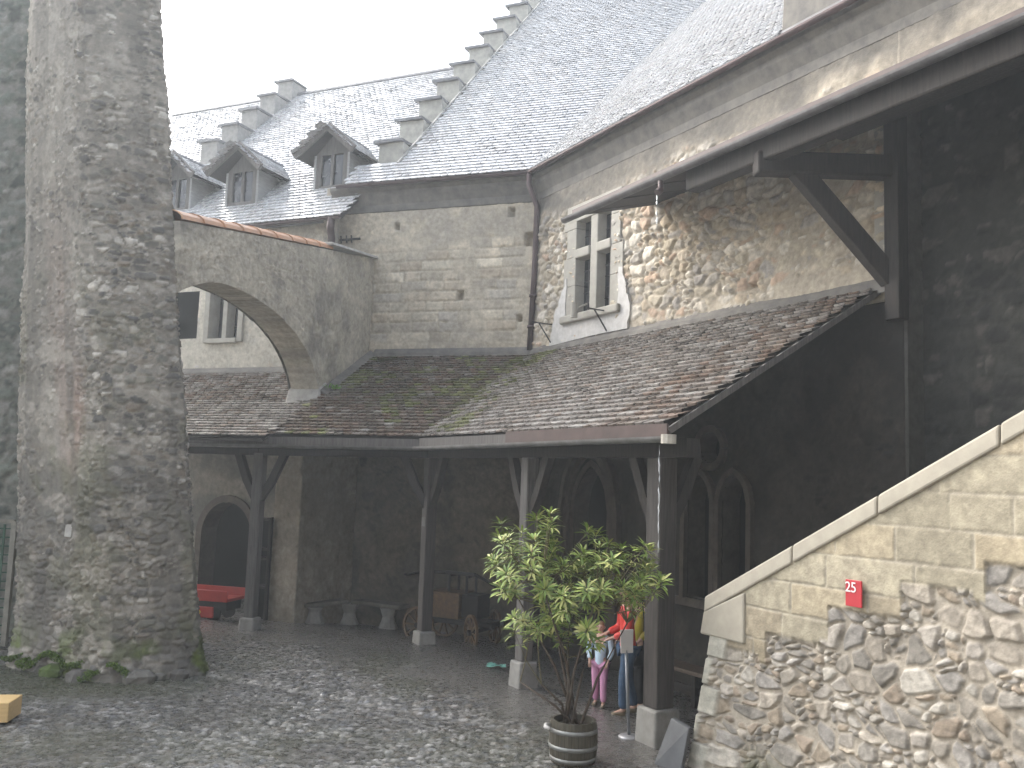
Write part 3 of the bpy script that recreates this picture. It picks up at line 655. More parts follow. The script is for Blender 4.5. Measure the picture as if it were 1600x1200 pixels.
for (h0, a0, zt) in gs:
    mb = MB(); lbox(mb, a0 - .04, a0 + .72, h0 - .08, h0 + .74, zt + .003, zt + .07); mb.build('capstone', CAP, lb)

# ================================================================== TOWER
tower = empty('stone_tower', (-5.4, 13.6, 0), 'massive battered rubble tower with mossy foot filling the left edge', 'tower')
TB = [np.array(p) for p in ((-8.05, 16.4), (-7.15, 13.55), (-5.35, 12.78), (-4.42, 13.42), (-5.35, 15.6), (-6.6, 16.6))]
TT = [np.array(p) for p in ((-8.95, 16.5), (-8.05, 13.9), (-6.95, 13.38), (-5.86, 13.75), (-7.1, 15.6), (-7.6, 16.4))]
HT = 11.5; ZT = 10.3
cum = [0]
for i in range(len(TB) - 1): cum.append(cum[-1] + float(np.linalg.norm(TB[i + 1] - TB[i])))
def towP(a, b):
    t = np.clip(b / ZT, -.02, 1.3); x = np.interp(a, cum, [p[0] for p in TB]); y = np.interp(a, cum, [p[1] for p in TB]); x2 = np.interp(a, cum, [p[0] for p in TT]); y2 = np.interp(a, cum, [p[1] for p in TT])
    fl = .13 * np.exp(-np.clip(b, 0, 9) / .35)
    # round the arrises off a little
    n = towN(a, b)
    k = np.zeros_like(a)
    for c_ in cum[1:-1]: k = k + np.exp(-((a - c_) / .14) ** 2)
    rg = -.05 * k + .10 * (fbm(a * .8, b * .8, 3, 201) - .5)
    return np.stack([x + (x2 - x) * t + n[..., 0] * (fl + rg), y + (y2 - y) * t + n[..., 1] * (fl + rg), b], -1)
def towN(a, b):
    nx = np.zeros_like(a); ny = np.zeros_like(a)
    for i in range(len(TB) - 1):
        d = TB[i + 1] - TB[i]; d = d / np.linalg.norm(d); w_ = sst(cum[i] - .12, cum[i] + .12, a) * (1 - sst(cum[i + 1] - .12, cum[i + 1] + .12, a)); 
        if i == 0: w_ = 1 - sst(cum[1] - .12, cum[1] + .12, a)
        if i == len(TB) - 2: w_ = sst(cum[i] - .12, cum[i] + .12, a)
        nx = nx + w_ * d[1]; ny = ny - w_ * d[0]
    l = np.hypot(nx, ny) + 1e-6; return np.stack([nx / l, ny / l, nx * 0], -1)
def tow_style(a, b):
    TW = TOWER
    h, c = st_rubble(a, b, .19, .105, .085, TW, (.21, .20, .18), .42, 101, .16 * sst(cum[2] - .1, cum[2] - .8, a) * sst(1.5, 3, b) + .12 * sst(5, 8, b), 1.1)
    # rusty-pink and pale streaks of lime on the left face, dark algae patches, moss near the ground
    lf = sst(cum[2], cum[2] - .3, a)
    c = mixc(c, (.27, .19, .16), .5 * lf * sst(.5, .7, fbm(a * 1.2 + 3, b * .25, 3, 103)) * sst(8, 3, b))
    c = mixc(c, (.27, .262, .245), .45 * lf * sst(.52, .72, fbm(a * 2.2, b * .6, 4, 104)))
    c = mixc(c, (.09, .09, .085), .7 * sst(.54, .72, fbm(a * .9, b * .8, 4, 105)) * sst(4.5, 2.0, b))
    c = mixc(c, (.10, .105, .06), .40 * sst(.56, .68, fbm(a * 2.0, b * 1.4, 4, 106)) * sst(7, 3.5, b))
    c = mixc(c, (.085, .115, .03), sst(.50, .62, fbm(a * 2.4, b * 2.4, 3, 107)) * sst(.9, .15, b))
    c = mixc(c, (.13, .125, .115), .6 * sst(.55, .7, fbm(a * 3, b * .18, 3, 108)))
    c = c * (.70 + .62 * fbm(a * 1.1, b * .9, 5, 109)[..., None])
    c = mixc(c, (.33, .315, .285), .6 * sst(.60, .72, fbm(a * 3.3, b * 4.2, 4, 110)))
    return h, c
sheet('wall', np.linspace(0, cum[-1], 430), 520, -.1, HT, towP, towN, lighter(np.array((1.0, .965, .91)), tow_style), tower)
mb = MB()
# ragged footing stones
r_ = random.Random(3)
def rock(mb, c, s, r, col):
    c = Vector(c); V = []; F = []; n = 7
    ks = [(-.5, .6), (-.2, 1), (.25, .95), (.5, .55)]
    for (z, w_) in ks:
        for k in range(n): an = 2 * math.pi * k / n + r.uniform(-.2, .2); q = w_ * r.uniform(.8, 1.1) * .5; V.append(c + Vector((math.cos(an) * s[0] * q, math.sin(an) * s[1] * q, z * s[2])))
    for i in range(3):
        for k in range(n): F.append((i * n + k, i * n + (k + 1) % n, (i + 1) * n + (k + 1) % n, (i + 1) * n + k))
    F.append(tuple(range(n))[::-1]); F.append(tuple(3 * n + k for k in range(n))); mb.add(V, F, col)
for k in range(9):
    t = r_.uniform(cum[1] + .1, cum[3] + .3); p = towP(np.array([[t]]), np.array([[0.]]))[0, 0]; n = towN(np.array([[t]]), np.array([[0.]]))[0, 0]; q = r_.uniform(.0, .12)
    s = r_.uniform(.18, .42); cc = r_.choice([(.10, .095, .085), (.13, .125, .11), (.08, .08, .07)])
    if t < cum[2] and r_.random() < .5: cc = (.07, .10, .03)
    mb = MB(); rock(mb, (p[0] + n[0] * q, p[1] + n[1] * q, .03), (s, s * .8, s * .6), r_, cc); mb.build('footing_stone', WALL, tower, col=True)
pass
# grey plaque on its left face
def tow_at(a, b): return Vector(towP(np.array([[a]]), np.array([[b]]))[0, 0]), Vector(towN(np.array([[a]]), np.array([[b]]))[0, 0])
# moss on the ledge by the foot
def moss(name, spots, lab):
    r = random.Random(11); mb = MB()
    for (x, y, z, rad, n) in spots:
        for k in range(n):
            an = r.uniform(0, 6.28); q = rad * math.sqrt(r.random()); px = x + math.cos(an) * q; py = y + math.sin(an) * q * .6; pz = z + .10 * math.sin(px * 9) * math.cos(py * 7) - .25 * q + r.uniform(-.02, .03)
            L = r.uniform(.012, .035); w_ = L * .35; dd = r.uniform(0, 6.28); d = Vector((math.cos(dd), math.sin(dd), r.uniform(.6, 1.8))).normalized(); sd_ = Vector((-math.sin(dd), math.cos(dd), 0)); b = Vector((px, py, pz))
            cc = r.choice([(.09, .15, .025), (.12, .19, .03), (.07, .11, .03)])
            mb.add([b - sd_ * w_, b + sd_ * w_, b + d * L], [(0, 1, 2)], cc)
    o = mb.build(name, vmat('moss_green', .9, .15), None, col=True); tag(o, lab, 'moss', kind='stuff'); return o
sp = []
for t in np.linspace(cum[1] + .15, cum[2] + .05, 7):
    p, n = tow_at(t, .22); sp.append((p.x + n.x * .12, p.y + n.y * .12, .20 + .06 * math.sin(t * 5), .16, 900))
moss('moss', sp, 'bright green moss growing on the foot of the battered tower')
p, n = tow_at(cum[2] - .80, 2.0)
pq = empty('wall_plaque', p + n * .08, 'small pale grey plaque fixed on the left face of the tower', 'plaque')
tx = Vector((-n.y, n.x, 0)); mb = MB(); mb.hexa([p + n * .06 - tx * .07 + Vector((0, 0, -.09)), p + n * .06 + tx * .07 + Vector((0, 0, -.09)), p + n * .0 + tx * .07 + Vector((0, 0, -.09)), p + n * .0 - tx * .07 + Vector((0, 0, -.09)), p + n * .05 - tx * .07 + Vector((0, 0, .09)), p + n * .05 + tx * .07 + Vector((0, 0, .09)), p - n * .02 + tx * .07 + Vector((0, 0, .09)), p - n * .02 - tx * .07 + Vector((0, 0, .09))])
mb.build('plate', PALESTONE, pq, bevel=.008)
# older wall running off behind the tower on the left, and the trellis gate before it
cw = empty('courtyard_wall', (-9.5, 15.4, 0), 'dark greenish rubble wall running off left of the tower', 'wall')
dv = np.array([.97, .243])
sheet('wall', np.linspace(-6, 2.2, 200), 240, -.1, 12, planeP((-10, 15.2), dv), np.array([dv[1], -dv[0], 0]), lambda a, b: st_rubble(a, b, .32, .2, .08, [(.15, .165, .14), (.20, .21, .185), (.27, .265, .24), (.11, .12, .105)], (.20, .20, .175), .34, 131), cw)
tg = empty('trellis', (-8.6, 14.9, 0), 'green wooden trellis panel standing against the wall left of the tower', 'trellis')
mb = MB()
for k in range(12): mb.bar((-9.9 + k * .16, 14.5 + k * .02, .1), (-9.9 + k * .16, 14.5 + k * .02, 1.95), .03, .02)
for k in range(13): mb.bar((-9.95, 14.52, .2 + k * .14), (-8.05, 14.76, .2 + k * .14), .03, .02)
mb.build('lattice', pmat('green_trellis', (.04, .10, .06), (.02, .06, .035), 6, .7), tg)
mb = MB(); mb.bar((-10, 14.51, .02), (-10, 14.51, 2.0), .08, .08); mb.bar((-8.0, 14.76, .02), (-8.0, 14.76, 2.0), .08, .08); mb.bar((-10, 14.51, 2.0), (-8.0, 14.76, 2.0), .06, .06); mb.build('frame', pmat('trellis_frame', (.25, .24, .2), (.15, .14, .12), 6, .8), tg)
pk = empty('timber_bench', (-6.3, 10.75, 0), 'pale yellow timber plank seat end poking in at the lower left', 'bench')
PINE = pmat('pale_pine', (.62, .44, .20), (.50, .34, .15), 4, .6, .4, stretch=(1, 8, 8))
mb = MB(); mb.hexa([(-7.6, 10.25, .02), (-5.60, 10.55, .02), (-5.66, 10.95, .02), (-7.66, 10.65, .02), (-7.6, 10.25, .24), (-5.60, 10.55, .24), (-5.66, 10.95, .24), (-7.66, 10.65, .24)]); mb.build('plank', PINE, pk, bevel=.01)
mb = MB(); mb.bar((-6.9, 10.4, -.02), (-6.9, 10.4, .02), .3, .3); mb.build('skid', GREYWOOD, pk)

# ================================================================== FLYING ARCH between tower and hall
arch = empty('flying_arch', (-4.0, 18.45, 0), 'roughcast arched wall with orange cap tiles spanning from tower to hall', 'arch')
A0 = np.array([-5.27, 13.62]); A1 = np.array([-3.40, 20.85]); AD = A1 - A0; AL = float(np.linalg.norm(AD)); AD = AD / AL; AN = np.array([AD[1], -AD[0]])
foot = 5.02
def mroof_z(x, y):  # gallery roof (middle facet)
    return 3.62 + .488 * (MN[0] * x + MN[1] * y - 14.4)
def arch_lo(a):
    a = np.asarray(a, float); c0_ = 1.5; z_sp = 4.35; rise = 1.72
    t = np.clip((a - c0_) / (foot - c0_), 0, 1); right = z_sp + rise * np.sqrt(np.clip(1 - t ** 2.1, 0, 1)) ** 1.0
    left = z_sp + rise - .45 * ((c0_ - a) / c0_) ** 2
    x = A0[0] + AD[0] * a; y = A0[1] + AD[1] * a
    return np.where(a < c0_, left, np.where(a <= foot, right, mroof_z(x, y) - .1))
def arch_hi(a): return 6.78 + .168 * np.asarray(a, float)
cols = np.concatenate([np.linspace(0, 3.6, 110), foot - (foot - 3.6) * (1 - np.linspace(0, 1, 60)[1:]) ** 2, np.linspace(foot + .004, AL, 70)])
def arch_style(a, b):
    h, c = st_plaster(a, b, (.31, .30, .265), .05, 55, (.16, .16, .15), .75)
    rb = st_rubble(a, b, .24, .17, .05, [(.3, .29, .26), (.25, .24, .22), (.35, .34, .3)], (.31, .30, .26), .55, 56)
    return blend((h + .03, c), rb, sst(.45, .6, fbm(a, b, 3, 57)) * .8)
TH = .62
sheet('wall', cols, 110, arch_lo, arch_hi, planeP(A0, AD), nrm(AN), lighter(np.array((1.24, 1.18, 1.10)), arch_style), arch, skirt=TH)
bk = A0 - AN * TH
sheet('wall', cols, 60, arch_lo, arch_hi, planeP(bk, AD), -nrm(AN), arch_style, arch, skirt=0)
def AP(a, o, z): p = A0 + AD * a + AN * o; return Vector((p[0], p[1], z))
# foot pad and flashing on the roof
x, y = A0 + AD * foot
mb = MB(); zf = mroof_z(x, y) - .06; mb.hexa([AP(foot - .22, .12, zf - .3), AP(foot + .3, .12, zf - .2), AP(foot + .3, -TH - .05, zf - .2), AP(foot - .22, -TH - .05, zf - .3), AP(foot - .06, .05, zf + .22), AP(foot + .3, .05, zf + .4), AP(foot + .3, -TH - .02, zf + .4), AP(foot - .06, -TH - .02, zf + .22)]); mb.build('foot_pad', PATCH if False else PALESTONE, arch, bevel=.03)
mb = MB(); za = mroof_z(*(A0 + AD * foot)); zb = mroof_z(*(A0 + AD * AL)); mb.hexa([AP(foot, .05, za - .1), AP(AL, .05, zb - .1), AP(AL, .22, zb - .1), AP(foot, .22, za - .1), AP(foot, .05, za + .16), AP(AL, .05, zb + .16), AP(AL, .22, zb + .05), AP(foot, .22, za + .05)]); mb.build('flashing', cor, arch, bevel=.02)
# cap tiles: half-round, laid end to end
CAPT = pmat('orange_cap_tile', (.52, .29, .17), (.40, .24, .15), 5, .55, .4)
nt_ = 9; La = 5.25
for k in range(nt_):
    a = .02 + k * La / nt_; b = a + La / nt_ + .06; za = arch_hi(a) + .0; zb = arch_hi(b); mb = MB(); V = []; n = 8
    for (aa, zz, rr) in ((a, za, .36), (b, zb, .32)):
        for q in range(n + 1):
            an = math.pi * q / n; V.append(AP(aa, -TH / 2 + math.cos(an) * rr * 1.05, zz + .03 + math.sin(an) * rr * .52))
        for q in range(n + 1):
            an = math.pi * q / n; V.append(AP(aa, -TH / 2 + math.cos(an) * (rr - .03) * 1.05, zz + .03 + math.sin(an) * (rr - .03) * .52))
    m = n + 1; F = []
    for q in range(n): F += [(q, q + 1, 2 * m + q + 1, 2 * m + q), (m + q + 1, m + q, 3 * m + q, 3 * m + q + 1), (q, m + q, m + q + 1, q + 1), (2 * m + q, 2 * m + q + 1, 3 * m + q + 1, 3 * m + q)]
    F += [(0, 2 * m, 3 * m, m), (n, m + n, 3 * m + n, 2 * m + n)]
    mb.add(V, F); mb.build('cap_tile', CAPT, arch, smooth=False)
mb = MB(); mb.hexa([AP(La - .15, .14, arch_hi(La - .15) + .1), AP(AL + .1, .14, arch_hi(AL) + .0), AP(AL + .1, -TH - .2, arch_hi(AL)), AP(La - .15, -TH - .2, arch_hi(La - .15) + .1), AP(La - .15, .10, arch_hi(La - .15) + .17), AP(AL + .1, .10, arch_hi(AL) + .07), AP(AL + .1, -TH - .18, arch_hi(AL) + .09), AP(La - .15, -TH - .18, arch_hi(La - .15) + .2)]); mb.build('coping_slab', PALESTONE, arch, bevel=.02)

# ================================================================== GALLERY (lean-to on timber posts)
gal = empty('gallery', (-.5, 16, 0), 'open timber gallery with mossy brown tile lean-to roof round the courtyard', 'gallery')
GO = 6.5; GZ = 3.62; GS = (5.72 - GZ) / (W0 - GO)      # right facet
def zr_(x, y): return GZ + GS * (N_[0] * x + N_[1] * y - GO)
def zm_(x, y): return mroof_z(x, y)
def zl_(x, y): return 3.56 + .43 * (LN[0] * x + LN[1] * y - 13.3)
cl0 = np.array([-4.5, 16.6]); cl1 = np.array([-3.9, 18.6]); cld = (cl1 - cl0) / np.linalg.norm(cl1 - cl0); cln = np.array([cld[1], -cld[0]])   # line between left and middle facets
def side_l(p): return (np.array([p[0], p[1]]) - cl0) @ cln
def keep_gr(p): return zr_(p[0], p[1]) > zm_(p[0], p[1]) - .015 and np.array(p[:2]) @ U_ < -7.78 and np.array(p[:2]) @ N_ < W0 - .02
def keep_gm(p): return zm_(p[0], p[1]) > zr_(p[0], p[1]) - .015 and side_l(p) > -.03 and np.array(p[:2]) @ MN < M0 - .02
def keep_gl(p): return side_l(p) < .05 and np.array(p[:2]) @ LN < L0 - .02
def col_r(p, r, t):
    c = pick(r, MIXT, .15); d = zr_(p.x, p.y) - zm_(p.x, p.y); s = np.array(p[:2]) @ U_
    ms = max(0, 1 - abs(d - .25) / .45) * .75 + .10
    if fbm(np.array([p.x * 1.5]), np.array([p.y * 1.5]), 3, 5)[0] + r.uniform(-.15, .15) > 1.02 - ms * .75: c = pick(r, MOSS, .3)
    if s > -9.2 and r.random() < .45: c = pick(r, REDT, .3)
    return c
def col_m(p, r, t):
    c = pick(r, REDT, .22)
    if fbm(np.array([p.x * 1.3]), np.array([p.y * 1.3]), 3, 15)[0] + r.uniform(-.2, .2) > .56: c = pick(r, MOSS + [(.09, .08, .05)], .3)
    if r.random() < .12: c = pick(r, MIXT, .2)
    return c
def col_l(p, r, t):
    c = pick(r, MIXT if t < .45 or r.random() < .4 else REDT, .2); return c
def slope(nv, g): v = Vector((nv[0], nv[1], g)); return v.normalized()
sr = RP(-17.8, GO, GZ); tiles('roof', sr, Vector((U_[0], U_[1], 0)), slope(N_, GS), 10.1, 4.4, .175, .155, keep_gr, col_r, gal, 41, .028)
m_o = MN * 14.4 + MD * (-1.0); tiles('roof', Vector((m_o[0], m_o[1], 3.62)), Vector((MD[0], MD[1], 0)), slope(MN, .488), 12, 4.9, .175, .155, keep_gm, col_m, gal, 42, .028)
l_o = LN * 13.3 + LD * 10.0; tiles('roof', Vector((l_o[0], l_o[1], 3.56)), Vector((LD[0], LD[1], 0)), slope(LN, .43), 9, 4.6, .175, .155, keep_gl, col_l, gal, 43, .028)
def solve2(n1, o1, n2, o2): return np.linalg.solve(np.array([n1, n2]), np.array([o1, o2]))
K = solve2(N_, GO, MN, 14.4)                       # concave eave corner
VT = corner(0, 0)                                  # where the valley meets the wall bend
Lk = solve2(MN, 14.4, cln, cl0 @ cln); Lk2 = solve2(LN, 13.3, cln, cl0 @ cln)
mtop = solve2(MN, M0, cln, cl0 @ cln); ltop = solve2(LN, L0, cln, cl0 @ cln)
def dk(mb, ps, d=.025):
    mb.add([p - Vector((0, 0, d)) for p in ps] + [p - Vector((0, 0, d + .05)) for p in ps], [tuple(range(len(ps))), tuple(range(2 * len(ps) - 1, len(ps) - 1, -1))] + [(i, (i + 1) % len(ps), len(ps) + (i + 1) % len(ps), len(ps) + i) for i in range(len(ps))])
mb = MB()
dk(mb, [V3(K, zr_(*K)), RP(-7.85, GO, GZ), RP(-7.85, W0, zr_(*RP(-7.85, W0, 0)[:2])), V3(VT, zr_(*VT))])
dk(mb, [V3(Lk, zm_(*Lk)), V3(K, zm_(*K)), V3(VT, zr_(*VT)), V3(mtop, zm_(*mtop))])
le = LN * 13.3 + LD * 19; lt = LN * L0 + LD * 19
dk(mb, [V3(le, zl_(*le)), V3(Lk2, zl_(*Lk2)), V3(ltop, zl_(*ltop)), V3(lt, zl_(*lt))])
mb.build('roof_boards', OLDWOOD, gal)
# wall flashing (mortar fillet) along the top
mb = MB()
def fillet(mb, p, q, nv, z0, z1):
    n3 = Vector((nv[0], nv[1], 0)); mb.hexa([p - n3 * .20 + Vector((0, 0, -.14)), q - n3 * .20 + Vector((0, 0, -.14)), q - n3 * .0, p - n3 * .0, p - n3 * .15 + Vector((0, 0, .03)), q - n3 * .15 + Vector((0, 0, .03)), q - n3 * .05 + Vector((0, 0, .15)), p - n3 * .05 + Vector((0, 0, .15))])
pr = RP(-7.6, W0, zr_(*RP(-7.6, W0, 0)[:2])); fillet(mb, V3(VT, zr_(*VT)), pr, N_, 0, 0)
fillet(mb, V3(mtop, zm_(*mtop)), V3(VT, zm_(*VT)), MN, 0, 0); fillet(mb, V3(lt, zl_(*lt)), V3(ltop, zl_(*ltop)), LN, 0, 0)
mb.build('mortar_fillet', cor, gal, bevel=.02)
# fascia and gutter
def off2(p, nv, d): return Vector((p[0] - nv[0] * d, p[1] - nv[1] * d, p[2]))
Kg = solve2(N_, GO - .10, MN, 14.30); Lg = solve2(MN, 14.30, LN, 13.2)
ks = float(K @ U_); km = ks + .46 * (-7.74 - ks)
mb = MB(); mb.bar(V3(K, 3.54), RP(km - .01, GO, 3.54), .03, .15); mb.build('fascia_board', GREYWOOD, gal)
mb = MB(); mb.bar(RP(km, GO - .012, 3.55), RP(-7.74, GO - .012, 3.55), .03, .20); mb.build('fascia_board', FASCIA, gal)
mb = MB(); mb.bar(V3(Lg, 3.50), V3(solve2(N_, GO - .01, MN, 14.39), 3.53), .03, .14); mb.bar(V3(LN * 13.29 + LD * 19, 3.46), V3(Lg, 3.48), .03, .07); mb.build('fascia_board', GREYWOOD, gal)
mb = MB(); gutter_run(mb, [V3(LN * 13.22 + LD * 19, 3.42), V3(Lg, 3.42), V3(Kg, 3.46), RP(-7.62, GO - .10, 3.50)], .065); mb.build('gutter', pmat('dull_zinc', (.20, .195, .19), (.11, .105, .10), 5, .5, .5, .3), gal)
mb = MB(); mb.lathe([(.085, .0), (.085, .10), (.05, .10)], RP(-7.62, GO - .10, 3.42), 10); mb.build('gutter_outlet', pmat('pale_outlet', (.45, .42, .36), (.3, .28, .24), 6, .6), gal)
# verge board of the gable end
mb = MB(); mb.bar(RP(-7.74, GO + .0, GZ - .05), RP(-7.74, W0 - .1, zr_(*RP(-7.74, W0, 0)[:2]) - .08), .03, .075); mb.build('verge_board', GREYWOOD, gal)
# posts
PB = [(-4.74, 17.15), (-1.41, 16.36), (.31, 13.33), (1.83, 10.75)]
PW = [.20, .21, .20, .26]
# plate beams
mb = MB(); zb_ = 3.40
plate = [V3(PB[3], zb_), V3(PB[1], zb_)]
ext = RP(-7.85, 6.96, zb_); mb.bar(ext, V3(PB[1], zb_), .2, .22); mb.bar(V3(PB[1], zb_ - .003), V3(PB[0], zb_ - .05), .19, .215); mb.bar(V3(PB[0], zb_ - .053), (-8.4, 18.6, zb_ - .06), .185, .21); mb.build('plate_beam', OLDWOOD, gal)
mb = MB()
for s in np.arange(-14.3, -7.8, .62): mb.bar(RP(s, GO + .08, GZ - .10), RP(s, W0 - .05, zr_(*RP(s, W0, 0)[:2]) - .16), .09, .12)
for a in np.arange(.5, 4.0, .62):
    p = BEND + MD * a + MN * (14.5 - M0); q = BEND + MD * a - MN * .05
    if zm_(*p) > zr_(*p): mb.bar(V3(p, zm_(*p) - .13), V3(q, zm_(*q) - .15), .09, .12)
mb.build('rafters', OLDWOOD, gal)
NPOST = pmat('post_timber', (.075, .065, .06), (.035, .031, .028), 5, .7, .35, stretch=(8, 8, .5), bump=.5)
for i, (p, w_) in enumerate(zip(PB, PW)):
    ang = math.atan2(U_[1], U_[0]) if i > 0 else R(-14)
    mat_ = GREYWOOD if i in (0, 2) else NPOST
    pr = empty('post', (p[0], p[1], 0)); pr.parent = gal; pr.location = Vector((p[0], p[1], 0)) - Vector(gal.location)
    bh = .22 if i < 2 else .36
    if i == 3: bh = .40
    z1 = zb_ - .11; mb = MB(); mb.box((p[0] - w_ / 2, p[1] - w_ / 2, bh), (p[0] + w_ / 2, p[1] + w_ / 2, z1), None, ang, p); mb.build('shaft', mat_, pr, bevel=.02)
    mb = MB(); b2 = w_ / 2 + .065
    x0, y0 = p; cs, sn = math.cos(ang), math.sin(ang)
    def rt2(x, y, z): return (x0 + x * cs - y * sn, y0 + x * sn + y * cs, z)
    b3 = b2 - .015; mb.hexa([rt2(-b2, -b2, -.05), rt2(b2, -b2, -.05), rt2(b2, b2, -.05), rt2(-b2, b2, -.05), rt2(-b3, -b3, bh), rt2(b3, -b3, bh), rt2(b3, b3, bh), rt2(-b3, b3, bh)]); mb.build('stone_base', pmat('worn_post_plinth', (.30, .29, .27), (.19, .185, .17), 7, .85, .25, bump=.5), pr, bevel=.03)
    dirs = [Vector((U_[0], U_[1], 0)), Vector((-U_[0], -U_[1], 0))]
    if i == 0: dirs = [Vector((.973, -.231, 0)), Vector((-.93, .37, 0))]
    if i == 1: dirs = [Vector((U_[0], U_[1], 0)), Vector((-.973, .231, 0))]
    if i == 3: dirs = [Vector((-U_[0], -U_[1], 0)), Vector((N_[0], N_[1], 0))]
    for d in dirs:
        mb = MB(); a = Vector((p[0], p[1], 2.35)); b = Vector((p[0], p[1], zb_ - .08)) + d * .52; m_ = (a + b) / 2 + Vector((0, 0, -.05)) - d * -.02
        mb.bar(a, m_, .12, .14); mb.bar(m_ - (b - m_).normalized() * .02, b, .119, .139); mb.build('brace', OLDWOOD, pr)

# ================================================================== STAIR PORCH (upper right) and its dark wall
porch = empty('stair_porch', RP(-7.5, W0, 0), 'dark stair hall wall under a projecting timber porch roof at the right', 'building')
DK = 10.55
def dark_style(a, b): return st_rubble(a, b, .34, .22, .08, [(.042, .042, .036), (.032, .032, .028), (.062, .058, .05), (.026, .026, .024)], (.036, .036, .031), .5, 151)  # shade under the porch roof put into these dark stone colours
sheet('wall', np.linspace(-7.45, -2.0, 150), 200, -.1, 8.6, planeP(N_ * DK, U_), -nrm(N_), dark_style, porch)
mb = MB(); rbox(mb, -7.86, -7.60, W0 - .075, W0 + .1, 5.78, 7.9); mb.build('quoin_strip', LIMESTONE, porch, bevel=.02)
mb = MB(); rbox(mb, -7.455, -7.40, W0 - .02, DK, -.5, 8.4); mb.build('corner_return', pmat('shade_dark_return', (.10, .095, .085), (.06, .057, .05), 6, .85, .25), porch)  # return coloured dark to carry on the wall's painted shade
mb = MB(); rbox(mb, -2.2, -2.0, 7.4, DK + .1, -.1, 8.6); mb.build('end_light_block', OLDWOOD, porch)  # unseen end closure, added to keep light off the stair hall wall
PO = 8.38; PZ = 7.62
def pz(off): return PZ + .10 + .30 * (off - PO)
def zeave(s): return .0145 * (s + 12.6)
def porch_keep(p): return -12.6 < np.array(p[:2]) @ U_ < -2.2 and np.array(p[:2]) @ N_ < W0 + .0 + (1 if np.array(p[:2]) @ U_ > -7.45 else 0)
def col_p(p, r, t): return pick(r, MIXT + GREYT, .3)
e0 = RP(-12.6, PO, PZ - .04); e1 = RP(-2.0, PO, PZ + .11)
tiles('roof', e0, e1 - e0, Vector((N_[0], N_[1], .30)), 10.5, 2.35, .18, .16, porch_keep, col_p, porch, 61, .022)
mb = MB(); dk(mb, [RP(-12.6, PO, PZ - .05), RP(-2, PO, PZ + .1), RP(-2, W0 + .6, PZ + .1 + .3 * (W0 + .6 - PO)), RP(-12.6, W0, PZ - .05 + .3 * (W0 - PO))], .01); mb.build('roof_boards', OLDWOOD, porch)
mb = MB(); mb.bar(RP(-12.6, PO - .01, PZ - .08), RP(-2, PO - .01, PZ + .07), .03, .16); mb.build('fascia_board', FASCIA, porch)
mb = MB(); gutter_run(mb, [RP(-12.75, PO - .09, PZ - .14), RP(-2, PO - .09, PZ + .02)], .075); mb.build('gutter', ZINC, porch)
mb = MB(); mb.bar(RP(-9.75, PO + .16, PZ - .22), RP(-2, PO + .16, PZ - .10), .24, .38); mb.build('purlin', OLDWOOD, porch, bevel=.03)
mb = MB(); mb.bar(RP(-7.9, PO + 1.1, PZ + .12), RP(-2, PO + 1.1, PZ + .2), .16, .2); mb.build('purlin', OLDWOOD, porch)
mb = MB(); mb.tube([RP(-10.15, PO - .09, PZ - .12), RP(-10.15, PO - .09, PZ - .30)], .04, 8); mb.tube([RP(-10.15, PO - .09, PZ - .30), RP(-10.15, PO - .15, PZ - .36)], .055, 8); mb.build('spout', COPPER, porch)
mb = MB(); rbox(mb, -7.58, -7.36, W0 - .24, W0 - .03, 5.2, 8.2); mb.build('bracket_post', OLDWOOD, porch, bevel=.015)
bo = Vector((3.10, 11.45, 7.22)); bi = RP(-7.50, W0 - .1, 7.26)
mb = MB(); mb.bar(bi, bo, .24, .30); mb.build('bracket_beam', OLDWOOD, porch, bevel=.03)
mb = MB(); mb.bar(RP(-7.56, W0 - .12, 5.75), bi.lerp(bo, .70) - Vector((0, 0, .06)), .20, .25); mb.build('brace', OLDWOOD, porch, bevel=.015)
mb = MB()
for s in np.arange(-12.3, -2.2, .8): mb.bar(RP(s, PO + .02, PZ - .07 + zeave(s) * .9), RP(s, W0 + (.3 if s > -7.4 else -.04), PZ - .07 + zeave(s) * .9 + .3 * (W0 - PO)), .09, .10)
mb.build('rafters', OLDWOOD, porch)

